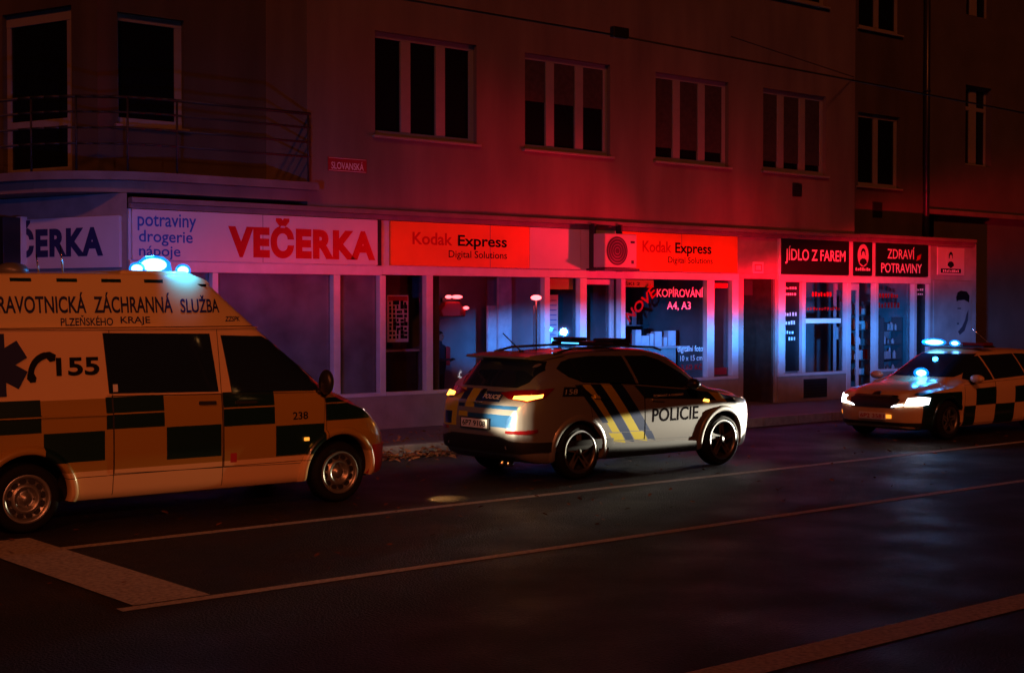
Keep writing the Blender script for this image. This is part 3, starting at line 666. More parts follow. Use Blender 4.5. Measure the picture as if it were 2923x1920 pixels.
# ------------------------------------------------------------------ air conditioner
t = thing('air_conditioner', 'white air conditioner with round fan grille hung on the fascia between the photo shop signs', 'air conditioner', (18.27, 19.2, 2.9))
b = NB(); bx(b, -.41, .41, -.17, .14, 0, .63); obj('casing', b, 'ac', t, bevel=.02)
b = NB(); prism(b, [(-.1+.265*math.cos(R(a)), .31+.265*math.sin(R(a))) for a in range(0, 360, 10)], -.178, -.1705); g = obj('fan_grille', b, 'satin', t)
b = NB()
for k in range(1, 5): lathe(b, [(.055*k, 0), (.055*k+.006, -.004), (.055*k+.012, 0)], 30)
b.transform(Matrix.Translation((-.1, -.181, .31))); obj('rings', b, 'grey', g)
b = NB(); bx(b, .25, .35, -.176, -.1705, .46, .5); bx(b, .27, .33, -.176, -.1705, .08, .14); obj('badge', b, 'satin', t)
b = NB(); bx(b, -.44, .46, -.2, .3, -.05, -.01); bx(b, -.37, -.33, .15, .3, -.06, .82); bx(b, .31, .35, .15, .3, -.06, .82); obj('bracket', b, 'iron', t, bevel=.004)

# ------------------------------------------------------------------ street lamps on the near side of the road
for (x_, y_), lab in (((2.5, -3), 'tall sodium street lamp on the near side of the road opposite the ambulance'), ((16, -2), 'tall sodium street lamp on the near side of the road opposite the estate car')):
    t = thing('street_lamp', lab, 'street lamp', (x_, y_ - 1.2, 0), 0, 'street lamps on the near side')
    b = NB(); cyl(b, (0, 0, 0), (0, 0, 5.8), .08, .05); cyl(b, (0, 0, 5.8), (0, 1.0, 5.95), .035); obj('post', b, 'grey', t)
    b = NB(); ell(b, (0, 1.2, 5.95), (.14, .32, .09)); obj('lamp_head', b, 'grey', t)
    b = NB(); ell(b, (0, 1.2, 5.87), (.10, .2, .06)); obj('lens', b, 'sodium', t)
# ------------------------------------------------------------------ overhead wires
def wire(label, pts, r, clamp=None):
    b = NB(); tube(b, pts, r, 6)
    o = obj('overhead_wire', b, 'wire'); tag(o, label, 'wire')
    if clamp:
        c = NB(); bx(c, clamp[0]-.1, clamp[0]+.1, clamp[1]-.03, clamp[1]+.03, clamp[2]-.03, clamp[2]+.07); obj('clamp', c, 'wire', o, bevel=.01)
wire('tram contact wire with a small clamp crossing in front of the upper windows', [(-20, 9.7, 4.8), (9.29, 9.7, 4.73), (16.3, 9.7, 4.61), (60, 9.7, 4.6)], .009, (9.29, 9.7, 4.74))
wire('thinner span wire slanting down to the bay wall above the tram contact wire', [(17.89, 16, 6.67), (25.93, 19.58, 7.26)], .009)

# ------------------------------------------------------------------ vehicle builder
def pchip(tab):
    X = np.array([t[0] for t in tab], float); Yv = np.array([t[1] for t in tab], float); h = np.diff(X); dl = np.diff(Yv)/h
    m = np.zeros(len(X)); m[0] = dl[0]; m[-1] = dl[-1]
    for i in range(1, len(X)-1):
        if dl[i-1]*dl[i] > 0:
            w1 = 2*h[i]+h[i-1]; w2 = h[i]+2*h[i-1]; m[i] = (w1+w2)/(w1/dl[i-1]+w2/dl[i])
    def f(x):
        x = min(max(x, X[0]), X[-1]); i = min(max(int(np.searchsorted(X, x))-1, 0), len(h)-1)
        t = (x-X[i])/h[i]
        return float((2*t**3-3*t**2+1)*Yv[i] + (t**3-2*t**2+t)*h[i]*m[i] + (-2*t**3+3*t**2)*Yv[i+1] + (t**3-t**2)*h[i]*m[i+1])
    return f
def catmull(P, n=4):
    out = []
    for i in range(len(P)-1):
        p0 = P[max(i-1, 0)]; p1 = P[i]; p2 = P[i+1]; p3 = P[min(i+2, len(P)-1)]
        for k in range(n):
            t = k/n
            out.append(tuple(.5*((2*p1[j]) + (-p0[j]+p2[j])*t + (2*p0[j]-5*p1[j]+4*p2[j]-p3[j])*t*t + (-p0[j]+3*p1[j]-3*p2[j]+p3[j])*t**3) for j in range(2)))
    out.append(P[-1]); return out

class Car:
    def __init__(s, name, label, cat, loc, rz, tab, paint, wheels, archR, ext):
        s.root = thing(name, label, cat, loc, rz); s.paint = paint
        F = {k: pchip(v) for k, v in tab.items()}
        xa, xb = ext
        xs = sorted(set([round(xa + (xb-xa)*(.5-.5*math.cos(math.pi*i/70)), 4) for i in range(71)] + [round(xa+.05*i, 3) for i in range(int((xb-xa)/.05))]))
        xs = [x for i, x in enumerate(xs) if i == 0 or x - xs[i-1] > .0008]
        bm = NB(); rings = []
        for x in xs:
            W = F['W'](x); zt = F['zt'](x); zb = F['zb'](x); H = zt-zb
            z = lambda v, f: min(v, zb + H*f)
            zbelt = z(F['belt'](x), .86); zs = z(F['sh'](x), .74); yr = min(F['yr'](x), W*.93); zr = max(zbelt + .35*(zt-zbelt), zt-.085)
            yb = W-.035
            P = [(0, zb), (W-.2, zb), (W-.06, z(zb+.04, .05)), (W-.022, z(.42, .25)), (W-.004, z(.6, .45)), (W, z(.78, .6)), (W-.006, zs), (yb, zbelt),
                 ((yb+yr)/2+.018, (zbelt+zr)/2), (yr, zr), (yr-.13, zr+(zt-zr)*.72), (yr*.4, zt-.004), (0, zt)]
            Q = catmull(P, 4)
            ring = [bm.verts.new((x, -y, zz)) for y, zz in Q] + [bm.verts.new((x, y, zz)) for y, zz in Q[-2:0:-1]]
            rings.append(ring)
        n = len(rings[0])
        for a, c in zip(rings, rings[1:]):
            for i in range(n):
                f = bm.faces.new((a[i], a[(i+1) % n], c[(i+1) % n], c[i])); f.smooth = True
        bm.faces.new(rings[0]); bm.faces.new(rings[-1][::-1])
        bmesh.ops.recalc_face_normals(bm, faces=bm.faces)
        s.bvh = BVHTree.FromBMesh(bm)
        me = bpy.data.meshes.new('body'); bm.to_mesh(me); bm.free(); me.materials.append(paint); me.materials.append(M['well'])
        o = bpy.data.objects.new('body', me); C.objects.link(o)
        cb = NB()
        for wx, wz in wheels:
            for sd_ in (-1, 1): cyl(cb, (wx, sd_*1.3, wz), (wx, sd_*.60, wz), archR, n=48, mi=0)
        for f in cb.faces: f.smooth = False
        cm = bpy.data.meshes.new('cut'); cb.to_mesh(cm); cb.free(); cm.materials.append(M['well'])
        co = bpy.data.objects.new('cut', cm); C.objects.link(co)
        bo = o.modifiers.new('b', 'BOOLEAN'); bo.object = co; bo.operation = 'DIFFERENCE'; bo.solver = 'EXACT'; bo.material_mode = 'TRANSFER'
        dg = bpy.context.evaluated_depsgraph_get(); dg.update()
        res = bpy.data.meshes.new_from_object(o.evaluated_get(dg)); o.modifiers.clear(); o.data = res
        bpy.data.objects.remove(co)
        res.set_sharp_from_angle(angle=R(32))
        o.parent = s.root; s.body = o
    def cast(s, u, v, ang):
        d = Vector((math.cos(ang), math.sin(ang), 0)); ua = Vector((d.y, -d.x, 0))
        h, nrm, _, _ = s.bvh.ray_cast(ua*u + Vector((0, 0, v)) - d*5, d)
        if h is None:
            h, nrm, _, _ = s.bvh.find_nearest(ua*u + Vector((0, 0, v)) - d*.8)
        return h, nrm, d
    def panel(s, name, poly, ang, m, off=.006, parent=None, step=.06, skirt=.02, seam=0, holes=None, smooth=True):
        if seam:
            cx = sum(p[0] for p in poly)/len(poly); cz = sum(p[1] for p in poly)/len(poly)
            w = max(p[0] for p in poly)-min(p[0] for p in poly); h = max(p[1] for p in poly)-min(p[1] for p in poly)
            g = [(cx+(p[0]-cx)*(1+2*seam/w), cz+(p[1]-cz)*(1+2*seam/h)) for p in poly]
            s.panel('seam', g, ang, 'black', off*.45, parent, step, .01)
        bm = NB(); f = bm.faces.new([bm.verts.new((u, v, 0)) for u, v in poly])
        if f.normal.z < 0: pass
        for k in (0, 1):
            lo = min(p[k] for p in poly); hi = max(p[k] for p in poly); c = lo + step
            while c < hi:
                co = [0, 0, 0]; co[k] = c; no = [0, 0, 0]; no[k] = 1
                bmesh.ops.bisect_plane(bm, geom=bm.verts[:]+bm.edges[:]+bm.faces[:], plane_co=co, plane_no=no, dist=1e-5); c += step
        d = None
        for v in bm.verts:
            h, nrm, d = s.cast(v.co.x, v.co.y, ang)
            if nrm.dot(d) > 0: nrm = -nrm
            v.co = h + nrm*off
        bm.normal_update()
        fl = [f for f in bm.faces if f.normal.dot(d) > 0]
        if fl: bmesh.ops.reverse_faces(bm, faces=fl)
        for f in bm.faces: f.smooth = smooth
        if skirt:
            be = [e for e in bm.edges if e.is_boundary]
            r = bmesh.ops.extrude_edge_only(bm, edges=be)
            for v in r['geom']:
                if isinstance(v, bmesh.types.BMVert): v.co += d*(off+skirt)
        o = obj(name, bm, m, parent or s.root, fix=False)
        if skirt: o.data.set_sharp_from_angle(angle=R(40))
        return o
    def text(s, items, ang, m, off=.010, parent=None, name='lettering', on=None):
        """lettering laid on the body, or on one of its panels (on) so that it follows that panel exactly"""
        bm = NB(); d = None; body = s.bvh
        for t, x0, x1, z0, z1, *k in items: put_text(bm, t, x0, x1, z0, z1, 0, *(k or [.012]))
        if on:
            tmp = NB(); tmp.from_mesh(on.data); s.bvh = BVHTree.FromBMesh(tmp); tmp.free()
        for k in (0, 2):
            lo = min(v.co[k] for v in bm.verts); hi = max(v.co[k] for v in bm.verts); c = lo + .03
            while c < hi:
                co = [0, 0, 0]; co[k] = c; no = [0, 0, 0]; no[k] = 1
                bmesh.ops.bisect_plane(bm, geom=bm.verts[:]+bm.edges[:]+bm.faces[:], plane_co=co, plane_no=no, dist=1e-5); c += .03
        for v in bm.verts:
            h, nrm, d = s.cast(v.co.x, v.co.z, ang)
            if nrm.dot(d) > 0: nrm = -nrm
            v.co = h + nrm*off
        s.bvh = body
        return obj(name, bm, m, parent or s.root, fix=False)
    def arch(s, wx, wz, r0, r1, ang, m, off=.02, a0=-5, a1=185, name='wheel_arch', sg=1):
        """flared ring following the body round a wheel opening"""
        bm = NB(); rows = []; N = 44
        for i in range(N+1):
            t = R(a0 + (a1-a0)*i/N); row = []
            for k, (rr, oo) in enumerate(((r1+.004, .0), (r1-.01, off*.6), ((r0+r1)/2+.012, off), (r0+.012, off), (r0, off*.7), (r0, -.07))):
                h, nrm, d = s.cast(sg*(wx + rr*math.cos(t)), max(wz + rr*math.sin(t), .22), ang)
                row.append(bm.verts.new(h - d*oo))
            rows.append(row)
        for a, c in zip(rows, rows[1:]):
            for k in range(5):
                f = bm.faces.new((a[k], a[k+1], c[k+1], c[k])); f.smooth = True
        bm.normal_update()
        fl = [f for f in bm.faces if f.normal.dot(d) > .05]
        if len(fl) > len(bm.faces)/2: bmesh.ops.reverse_faces(bm, faces=bm.faces[:])
        return obj(name, bm, m, s.root, fix=False)
    def wheel(s, x, y, rad, w, rim, style):
        """tyre (the wheel itself) with its rim as sub-part; y<0 is the outer face towards -y"""
        sg = -1 if y < 0 else 1
        b = NB(); h = w/2
        lathe(b, [(rim-.01, -h*.9), (rim+.02, -h), (rad*.86, -h*1.03), (rad-.02, -h*.92), (rad, -h*.6), (rad, h*.6), (rad-.02, h*.92), (rad*.86, h*1.03), (rim+.02, h), (rim-.01, h*.9)], 48)
        for k in range(4): lathe(b, [(rad-.003, -h*.5+k*h*.32), (rad+.004, -h*.5+k*h*.32+.012), (rad-.003, -h*.5+k*h*.32+.024)], 48)
        wh = obj('wheel', b, 'rubber', s.root); wh.location = (x, y, rad)
        b = NB(); o = -h if sg < 0 else h; k = sg
        lathe(b, [(rim+.012, o+.004*k), (rim, o+.008*k), (rim-.022, o), (rim-.03, o-.03*k), (rim-.035, o-.16*k), (.05, o-.17*k)], 44, mi=0)
        for f in b.faces:
            if abs(f.calc_center_median().y - o) > .02: f.material_index = 2
        if style == 'alloy':
            for i in range(5):
                for da, wd, rr in ((0, .036, 1), (14, .03, .96)):
                    a = R(72*i + da); pts = [(.05, -.03), (.05, .03), (rim-.03, wd*.5+.05), (rim-.03, -wd*.5+.05)]
                    q = []
                    for yy in (o-.022*k, o-.034*k):
                        for px, pz in pts: q.append(b.verts.new((px*math.cos(a)-pz*math.sin(a), yy, px*math.sin(a)+pz*math.cos(a))))
                    for f in ((0, 1, 2, 3), (7, 6, 5, 4), (0, 4, 5, 1), (1, 5, 6, 2), (2, 6, 7, 3), (3, 7, 4, 0)):
                        fc = b.faces.new([q[j] for j in f]); fc.material_index = 1
            lathe(b, [(.0, o-.004*k), (.03, o-.006*k), (.045, o-.015*k), (.065, o-.05*k)], 20, mi=2)
            mats = ['alloy', 'midalloy', 'black']
        else:
            lathe(b, [(rim-.03, o-.02*k), (rim-.06, o-.045*k), (rim*.66, o-.03*k), (rim*.60, o-.005*k), (rim*.46, o-.008*k), (rim*.42, o-.06*k), (.055, o-.065*k), (.05, o-.02*k), (.0, o-.02*k)], 44, mi=0)
            for i in range(12):
                a = R(30*i+10); c = ((rim*.76)*math.cos(a), (rim*.76)*math.sin(a))
                prof = [(c[0]+(.026*math.cos(t))*math.cos(a)-(.034*math.sin(t))*math.sin(a), c[1]+(.026*math.cos(t))*math.sin(a)+(.034*math.sin(t))*math.cos(a)) for t in [2*math.pi*j/12 for j in range(12)]]
                prism(b, prof, o-.05*k, o-.022*k, 1)
            for i in range(5):
                a = R(72*i); cyl(b, (.085*math.cos(a), o-.06*k, .085*math.sin(a)), (.085*math.cos(a), o-.035*k, .085*math.sin(a)), .013, mi=0)
            mats = ['steel', 'black']
        rm = obj('rim', b, mats, wh)
        return wh
    def box(s, name, m, *boxes, parent=None, bevel=.006):
        b = NB()
        for q in boxes: bx(b, *q)
        return obj(name, b, m, parent or s.root, bevel=bevel)
RIGHT, LEFT, REAR, FRONT = R(90), R(-90), 0, R(180)

# ------------------------------------------------------------------ police SUV
SIL = (.24, .235, .23); YEL = (.62, .50, .03); BLU = (.012, .035, .12)
zones = []
for a, c in ((-.78, -.64), (-.46, -.29)):                  # slanting stripes on the doors, in side coordinates
    zones.append((YEL, quad([(a, .575), (c, .565), (c-.5, 1.20), (a-.5, 1.20)])))
for a, c in ((-.64, -.46), (-.29, -.09)):
    zones.append((BLU, quad([(a, .57), (c, .56), (c-.5, 1.20), (a-.5, 1.20)])))
zones.append((BLU, quad([(-.95, .70), (-.85, .70), (-1.28, 1.2), (-1.4, 1.2)])))
zones.append(((.012, .014, .03), quad([(-1.62, 1.06), (-1.10, 1.05), (-1.27, 1.17), (-1.58, 1.18)])))
for a, c, col in ((-.74, -.52, YEL), (-.52, -.36, BLU), (-.36, -.12, YEL), (-.12, .03, BLU)): zones.append((col, quad([(a, .45), (c, .42), (c-.1, .555), (a-.1, .565)])))
zones.append((BLU, quad([(-.36, 1.16), (-.19, .985), (.84, .93), (.84, 1.05)])))
zones.append((BLU, quad([(.84, 1.05), (.84, .93), (1.2, .90), (1.05, 1.02)])))
zones.append((YEL, quad([(1.2, .90), (1.42, .87), (1.28, 1.0), (1.06, 1.02)]))); zones.append((BLU, quad([(1.42, .87), (1.65, .84), (1.5, .97), (1.28, 1.0)])))
def rearq(y0, y1, z0, z1): return [(-1, 0, 0, -2.0), (0, 1, 0, -y0), (0, -1, 0, y1), (0, 0, 1, -z0), (0, 0, -1, z1)]
for q in ((-.75, .08, .91, .955), (-.73, .18, .685, .84), (-.4, .08, .995, 1.12)): zones.append((BLU if q[2] > .98 else (.02, .10, .26), rearq(*q)))
for q in ((.08, .26, .91, 1.14), (.42, .9, .66, 1.0), (.2, .38, .79, .85), (.40, .62, 1.0, 1.14)): zones.append((YEL, rearq(*q)))
for q in ((.26, .40, 1.0, 1.14), (.28, .40, .91, .955), (.52, .68, .68, .84)): zones.append((BLU, rearq(*q)))
suv_paint = livery('police_silver_paint', SIL, zones, .3, .7, .35)
tab = dict(
 zt=[(-2.28, .74), (-2.265, .86), (-2.24, .98), (-2.17, 1.08), (-1.98, 1.30), (-1.80, 1.515), (-1.70, 1.56), (-1.4, 1.60), (-.9, 1.635), (-.3, 1.645), (.15, 1.63), (.5, 1.575), (.8, 1.44), (1.15, 1.22), (1.42, 1.075), (1.55, 1.05), (1.8, 1.01), (2.0, .95), (2.11, .86), (2.16, .74)],
 zb=[(-2.28, .56), (-2.24, .40), (-2.1, .27), (-1.8, .22), (1.8, .22), (2.05, .26), (2.13, .36), (2.16, .52)],
 W=[(-2.28, .60), (-2.25, .72), (-2.18, .81), (-2.0, .875), (-1.6, .915), (-1.0, .925), (1.1, .925), (1.6, .91), (1.85, .86), (2.0, .77), (2.1, .62), (2.16, .42)],
 belt=[(-2.28, .95), (-2.1, 1.16), (-1.5, 1.22), (-1.2, 1.205), (-.4, 1.15), (.6, 1.07), (1.4, 1.0), (2.16, .85)],
 sh=[(-2.28, .85), (-1.5, 1.0), (0, .95), (1.4, .90), (2.16, .75)],
 yr=[(-2.28, .58), (-2.1, .66), (-1.8, .60), (-1.4, .61), (-.3, .62), (.5, .58), (1.2, .62), (1.5, .70), (1.9, .66), (2.16, .38)])
SX, SY = 13.38, 14.205
suv = Car('police_car', 'silver police SUV with blue and yellow stripes parked facing away in the middle', 'police car', (SX, SY, 0), 0, tab, suv_paint, [(-1.33, .352), (1.33, .352)], .40, (-2.28, 2.16))
for ang, sg in ((RIGHT, 1), (LEFT, -1)):
    P = lambda pts: [(sg*u, v) for u, v in pts]
    suv.panel('door', P([(-1.10, .66), (-.92, .47), (-.20, .45), (-.20, 1.12), (-.32, 1.16), (-1.26, 1.2), (-1.30, 1.1), (-1.14, .9)]), ang, suv_paint, .005, seam=.008)
    fd = suv.panel('door', P([(-.18, .45), (.78, .43), (.88, .62), (.92, .92), (.80, 1.045), (-.18, 1.12)]), ang, suv_paint, .005, seam=.008)
    suv.panel('side_window', P([(-1.56, 1.40), (-1.45, 1.31), (-1.258, 1.245), (-1.258, 1.517), (-1.42, 1.48)]), ang, 'glass', .007)
    suv.panel('side_window', P([(-1.25, 1.24), (-.31, 1.185), (-.36, 1.535), (-.9, 1.545), (-1.25, 1.52)]), ang, 'glass', .007)
    suv.panel('side_window', P([(-.26, 1.18), (.80, 1.085), (.86, 1.13), (.70, 1.28), (.34, 1.47), (.12, 1.525), (-.30, 1.535)]), ang, 'glass', .007)
    suv.panel('window_trim', P([(-1.56, 1.385), (-1.46, 1.30), (-1.25, 1.225), (-.3, 1.17), (.82, 1.07), (.82, 1.082), (-.3, 1.183), (-1.25, 1.238), (-1.45, 1.31)]), ang, 'chrome', .010)
    suv.panel('sill_cladding', P([(-.84, .24), (.86, .24), (.80, .37), (.4, .40), (-.82, .42)]), ang, 'black', .016)
    if sg > 0: near_door = fd
    for wx in (-1.33, 1.33): suv.arch(wx, .352, .395, .47, ang, 'silver', .022, a0=-14, a1=194, sg=sg)
    for u, v in ((-.98, 1.03), (.05, .955)):
        hd = suv.panel('door_handle', P([(u-.11, v-.008), (u+.10, v-.026), (u+.11, v+.006), (u-.1, v+.024)]), ang, suv_paint, .028, step=.1)
    suv.panel('side_indicator', P([(.93, .90), (1.03, .885), (1.04, .915), (.95, .93)]), ang, 'amber' if sg > 0 else 'amberlow', .014)
    m_ = NB(); ell(m_, (.62, -sg*1.02, 1.15), (.085, .11, .075)); bx(m_, .6, .68, min(-sg*.86, -sg*.96), max(-sg*.86, -sg*.96), 1.08, 1.12); obj('mirror', m_, 'satin', suv.root)
    b = NB(); rail = [(-1.5, -sg*.60, 1.59), (-1.2, -sg*.60, 1.645), (-.3, -sg*.60, 1.665), (.3, -sg*.585, 1.64), (.45, -sg*.575, 1.60)]; tube(b, rail, .016); obj('roof_rail', b, 'satin', suv.root)
suv.text([('POLICIE', -.06, .83, .665, .845, .016, .06)], RIGHT, 'blkink', .0008, on=near_door)
suv.text([('POMÁHAT A CHRÁNIT', -.02, .55, .995, 1.03, .004)], RIGHT, 'whtink', .0008, on=near_door)
suv.text([('158', -1.57, -1.36, 1.085, 1.15, .008, .15)], RIGHT, 'whtdim', .0012)
# rear
suv.panel('rear_window', [(-.60, 1.49), (.60, 1.49), (.70, 1.38), (.66, 1.24), (.56, 1.17), (-.56, 1.17), (-.66, 1.24), (-.70, 1.38)], REAR, 'glass', .008)
b = NB(); prism(b, [(-1.99, 1.535), (-1.7, 1.50), (-1.3, 1.56), (-1.35, 1.60), (-1.7, 1.585), (-1.98, 1.56)], -.60, .60); obj('spoiler', b, suv_paint, suv.root, bevel=.02)
for s_, ang in ((1, R(38)), (-1, R(-38))):
    D = lambda pts, a=ang: pts
# tail lamps wrap the corner: seen along a diagonal
for s_, lit in ((1, True), (-1, True)):
    ang = R(32*s_)
    cu = lambda x, y: (x*math.sin(ang) - y*math.cos(ang))
    pts = [(-2.18, -.36*s_, 1.10), (-2.2, -.55*s_, 1.03), (-2.12, -.80*s_, 1.00), (-1.92, -.90*s_, 1.06), (-1.78, -.91*s_, 1.17), (-2.0, -.84*s_, 1.15), (-2.12, -.6*s_, 1.135)]
    suv.panel('taillight', [(cu(x, y), z) for x, y, z in pts], ang, 'lampred', .014)
    pts = [(-2.19, -.62*s_, 1.03), (-2.11, -.80*s_, 1.02), (-1.96, -.885*s_, 1.06), (-1.94, -.885*s_, 1.10), (-2.1, -.79*s_, 1.075), (-2.17, -.62*s_, 1.065)]
    suv.panel('indicator', [(cu(x, y), z) for x, y, z in pts], ang, 'amber', .022)
    pts = [(-2.26, -.58*s_, .615), (-2.12, -.82*s_, .61), (-2.0, -.87*s_, .63), (-2.0, -.87*s_, .67), (-2.14, -.8*s_, .66), (-2.26, -.58*s_, .65)]
    suv.panel('reflector', [(cu(x, y), z) for x, y, z in pts], ang, 'lampred', .012)
pb = NB(); bx(pb, -2.315, -2.28, -.29, .29, .645, .785); pl = obj('plate_holder', pb, 'black', suv.root, bevel=.005)
pb = NB(); bx(pb, -2.319, -2.3151, -.265, .265, .66, .772); obj('licence_plate', pb, 'plate', pl)
b = NB(); put_text(b, '6P7 9108', -.235, .235, .68, .752, 0, .02); b.transform(Matrix.Translation((-2.322, 0, 0)) @ Matrix.Rotation(R(-90), 4, 'Z')); obj('lettering', b, 'blkink', pl, fix=False)
suv.panel('bumper', [(-.90, .38), (.90, .38), (.93, .50), (.66, .53), (.5, .57), (-.5, .57), (-.66, .53), (-.93, .50)], REAR, 'black', .02)
suv.panel('skid_plate', [(-.62, .27), (.62, .27), (.68, .345), (-.68, .345)], REAR, 'alloy', .016)
suv.text([('POLICIE', .06, .38, 1.025, 1.075, .006)], REAR, 'yelink' if False else 'whtink', .010)
suv.panel('emblem', [(-.03, 1.08), (.03, 1.08), (.045, 1.11), (.03, 1.135), (-.03, 1.135), (-.045, 1.11)], REAR, 'chrome', .012)
b = NB(); tube(b, [(-2.25, -.1, .98), (-2.285, 0, .975), (-2.25, .1, .98)], .008); obj('tailgate_handle', b, 'chrome', suv.root)
b = NB(); cyl(b, (-2.2, -.5, .24), (-2.3, -.5, .24), .035); cyl(b, (-2.2, -.62, .24), (-2.3, -.62, .24), .035); obj('exhaust', b, 'chrome', suv.root)
# front lamps
for s_ in (1, -1):
    ang = R(180 - 35*s_); cu = lambda x, y: (x*math.sin(ang) - y*math.cos(ang))
    pts = [(2.1, .45*s_, .80), (1.95, .76*s_, .84), (1.75, .86*s_, .93), (1.78, .82*s_, .97), (1.98, .7*s_, .90), (2.1, .45*s_, .85)]
    suv.panel('headlight', [(cu(x, y), z) for x, y, z in pts], ang, 'headdim', .012)
suv.panel('grille', [(-.4, .50), (.4, .50), (.5, .78), (-.5, .78)], FRONT, 'black', .012)
suv.panel('windscreen', [(-.56, 1.12), (.56, 1.12), (.50, 1.5), (-.50, 1.5)], FRONT, 'glass', .008)
for wx in (-1.33, 1.33):
    for sy in (-1, 1): suv.wheel(wx, sy*.80, .352, .235, .262, 'alloy')
# light bar, beacon mast, aerials
lb = suv.box('light_bar', 'satin', (-.48, -.16, -.62, .62, 1.665, 1.72), bevel=.02)
for y0, y1, mm in ((-.60, -.22, 'bluelow'), (.22, .60, 'bluelow')): suv.box('light_module', 'black', (-.47, -.17, y0, y1, 1.722, 1.765), parent=lb, bevel=.012)
suv.box('light_strip', 'bluelow', (-.484, -.4805, .05, .40, 1.685, 1.698), parent=lb, bevel=0)
suv.box('light_strip', 'bluelow', (-.47, -.17, .6205, .628, 1.69, 1.75), parent=lb, bevel=0)
b = NB(); cyl(b, (-1.28, 0, 1.60), (-1.28, 0, 2.27), .010); cyl(b, (-1.28, .045, 1.62), (-1.28, .045, 2.2), .006); ms = obj('beacon_mast', b, 'alloy', suv.root)
b = NB(); ell(b, (-1.28, 0, 2.305), (.07, .07, .035)); obj('red_beacon', b, 'redled', ms)
b = NB(); cyl(b, (-1.45, .1, 1.6), (-1.68, .2, 1.84), .008); cyl(b, (-1.45, .1, 1.595), (-1.45, .1, 1.62), .03); obj('antenna', b, 'black', suv.root)

# ------------------------------------------------------------------ ambulance
AYEL = (.70, .47, .24); GRN = (.004, .022, .020)
zones = []
def sq(u0, u1, z0, z1, tl=0): return quad([(u0, z0+tl), (u1, z0), (u1, z1), (u0, z1+tl)])
zones.append(((.68, .50, .22), [(0, 0, 1, -1.985)]))
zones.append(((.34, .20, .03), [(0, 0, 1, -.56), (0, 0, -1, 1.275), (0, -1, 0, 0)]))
UP = [(-2.9, -1.64), (-.98, -.36), (.31, .92), (1.56, 2.18)]
LO = [(-1.62, -1.0), (-.34, .28), (.93, 1.54)]
for a, c in UP:
    zt_ = 1.285 if a < .5 else (1.245 if a < 1.5 else 1.18)
    zones.append((GRN, sq(a, c, .965 if a < .3 else .925, 1.11))); zones.append((GRN, sq(a, c, 1.125, zt_)))
for a, c in LO: zones.append((GRN, sq(a, c, .66 if a < -1 else (.62 if a < .5 else .57), .955 if a < .5 else .90)))
for xx in (-2.3, -.91, .30, 1.57): zones.append(((.05, .03, .01), sq(xx-.004, xx+.004, .3, 1.95)))
zones.append(((.05, .03, .01), sq(-2.9, 1.4, .50, .507))); zones.append(((.05, .03, .01), sq(-2.9, .95, 1.975, 1.985)))
for k in range(-6, 2): zones.append((GRN, sq(-1.87+.46*(k+2), -1.66+.46*(k+2), 2.435, 2.47)))
zones.append(((.40, .02, .02), sq(.385, .46, .54, .64)))
amb_paint = livery('ambulance_yellow_paint', AYEL, zones, .3, .7)
tab = dict(
 zt=[(-2.9, 1.3), (-2.88, 1.9), (-2.84, 2.3), (-2.7, 2.46), (-2.3, 2.52), (-1, 2.545), (-.1, 2.55), (.12, 2.52), (.28, 2.44), (.55, 2.23), (1.0, 1.87), (1.4, 1.55), (1.72, 1.31), (1.9, 1.22), (2.15, 1.11), (2.38, .98), (2.50, .82), (2.54, .68)],
 zb=[(-2.9, .5), (-2.85, .32), (-2.6, .26), (2.2, .25), (2.46, .28), (2.54, .42)],
 W=[(-2.9, .82), (-2.85, .90), (-2.7, .94), (-2.3, .952), (1.7, .952), (2.0, .93), (2.25, .88), (2.4, .79), (2.5, .62), (2.54, .45)],
 belt=[(-2.9, 1.31), (0, 1.28), (1.5, 1.22), (1.9, 1.12), (2.49, .7)],
 sh=[(-2.9, 1.12), (1.5, 1.05), (2.49, .6)],
 yr=[(-2.9, .66), (-2.7, .74), (-1, .76), (.1, .74), (.5, .70), (1.0, .70), (1.5, .74), (1.9, .74), (2.3, .62), (2.49, .4)])
AX, AY = 6.86, 14.44
amb = Car('ambulance', 'yellow high-roof ambulance van with dark green checks and blue beacons on the left', 'ambulance', (AX, AY, 0), R(-.6), tab, amb_paint, [(-1.78, .335), (1.75, .335)], .435, (-2.9, 2.54))
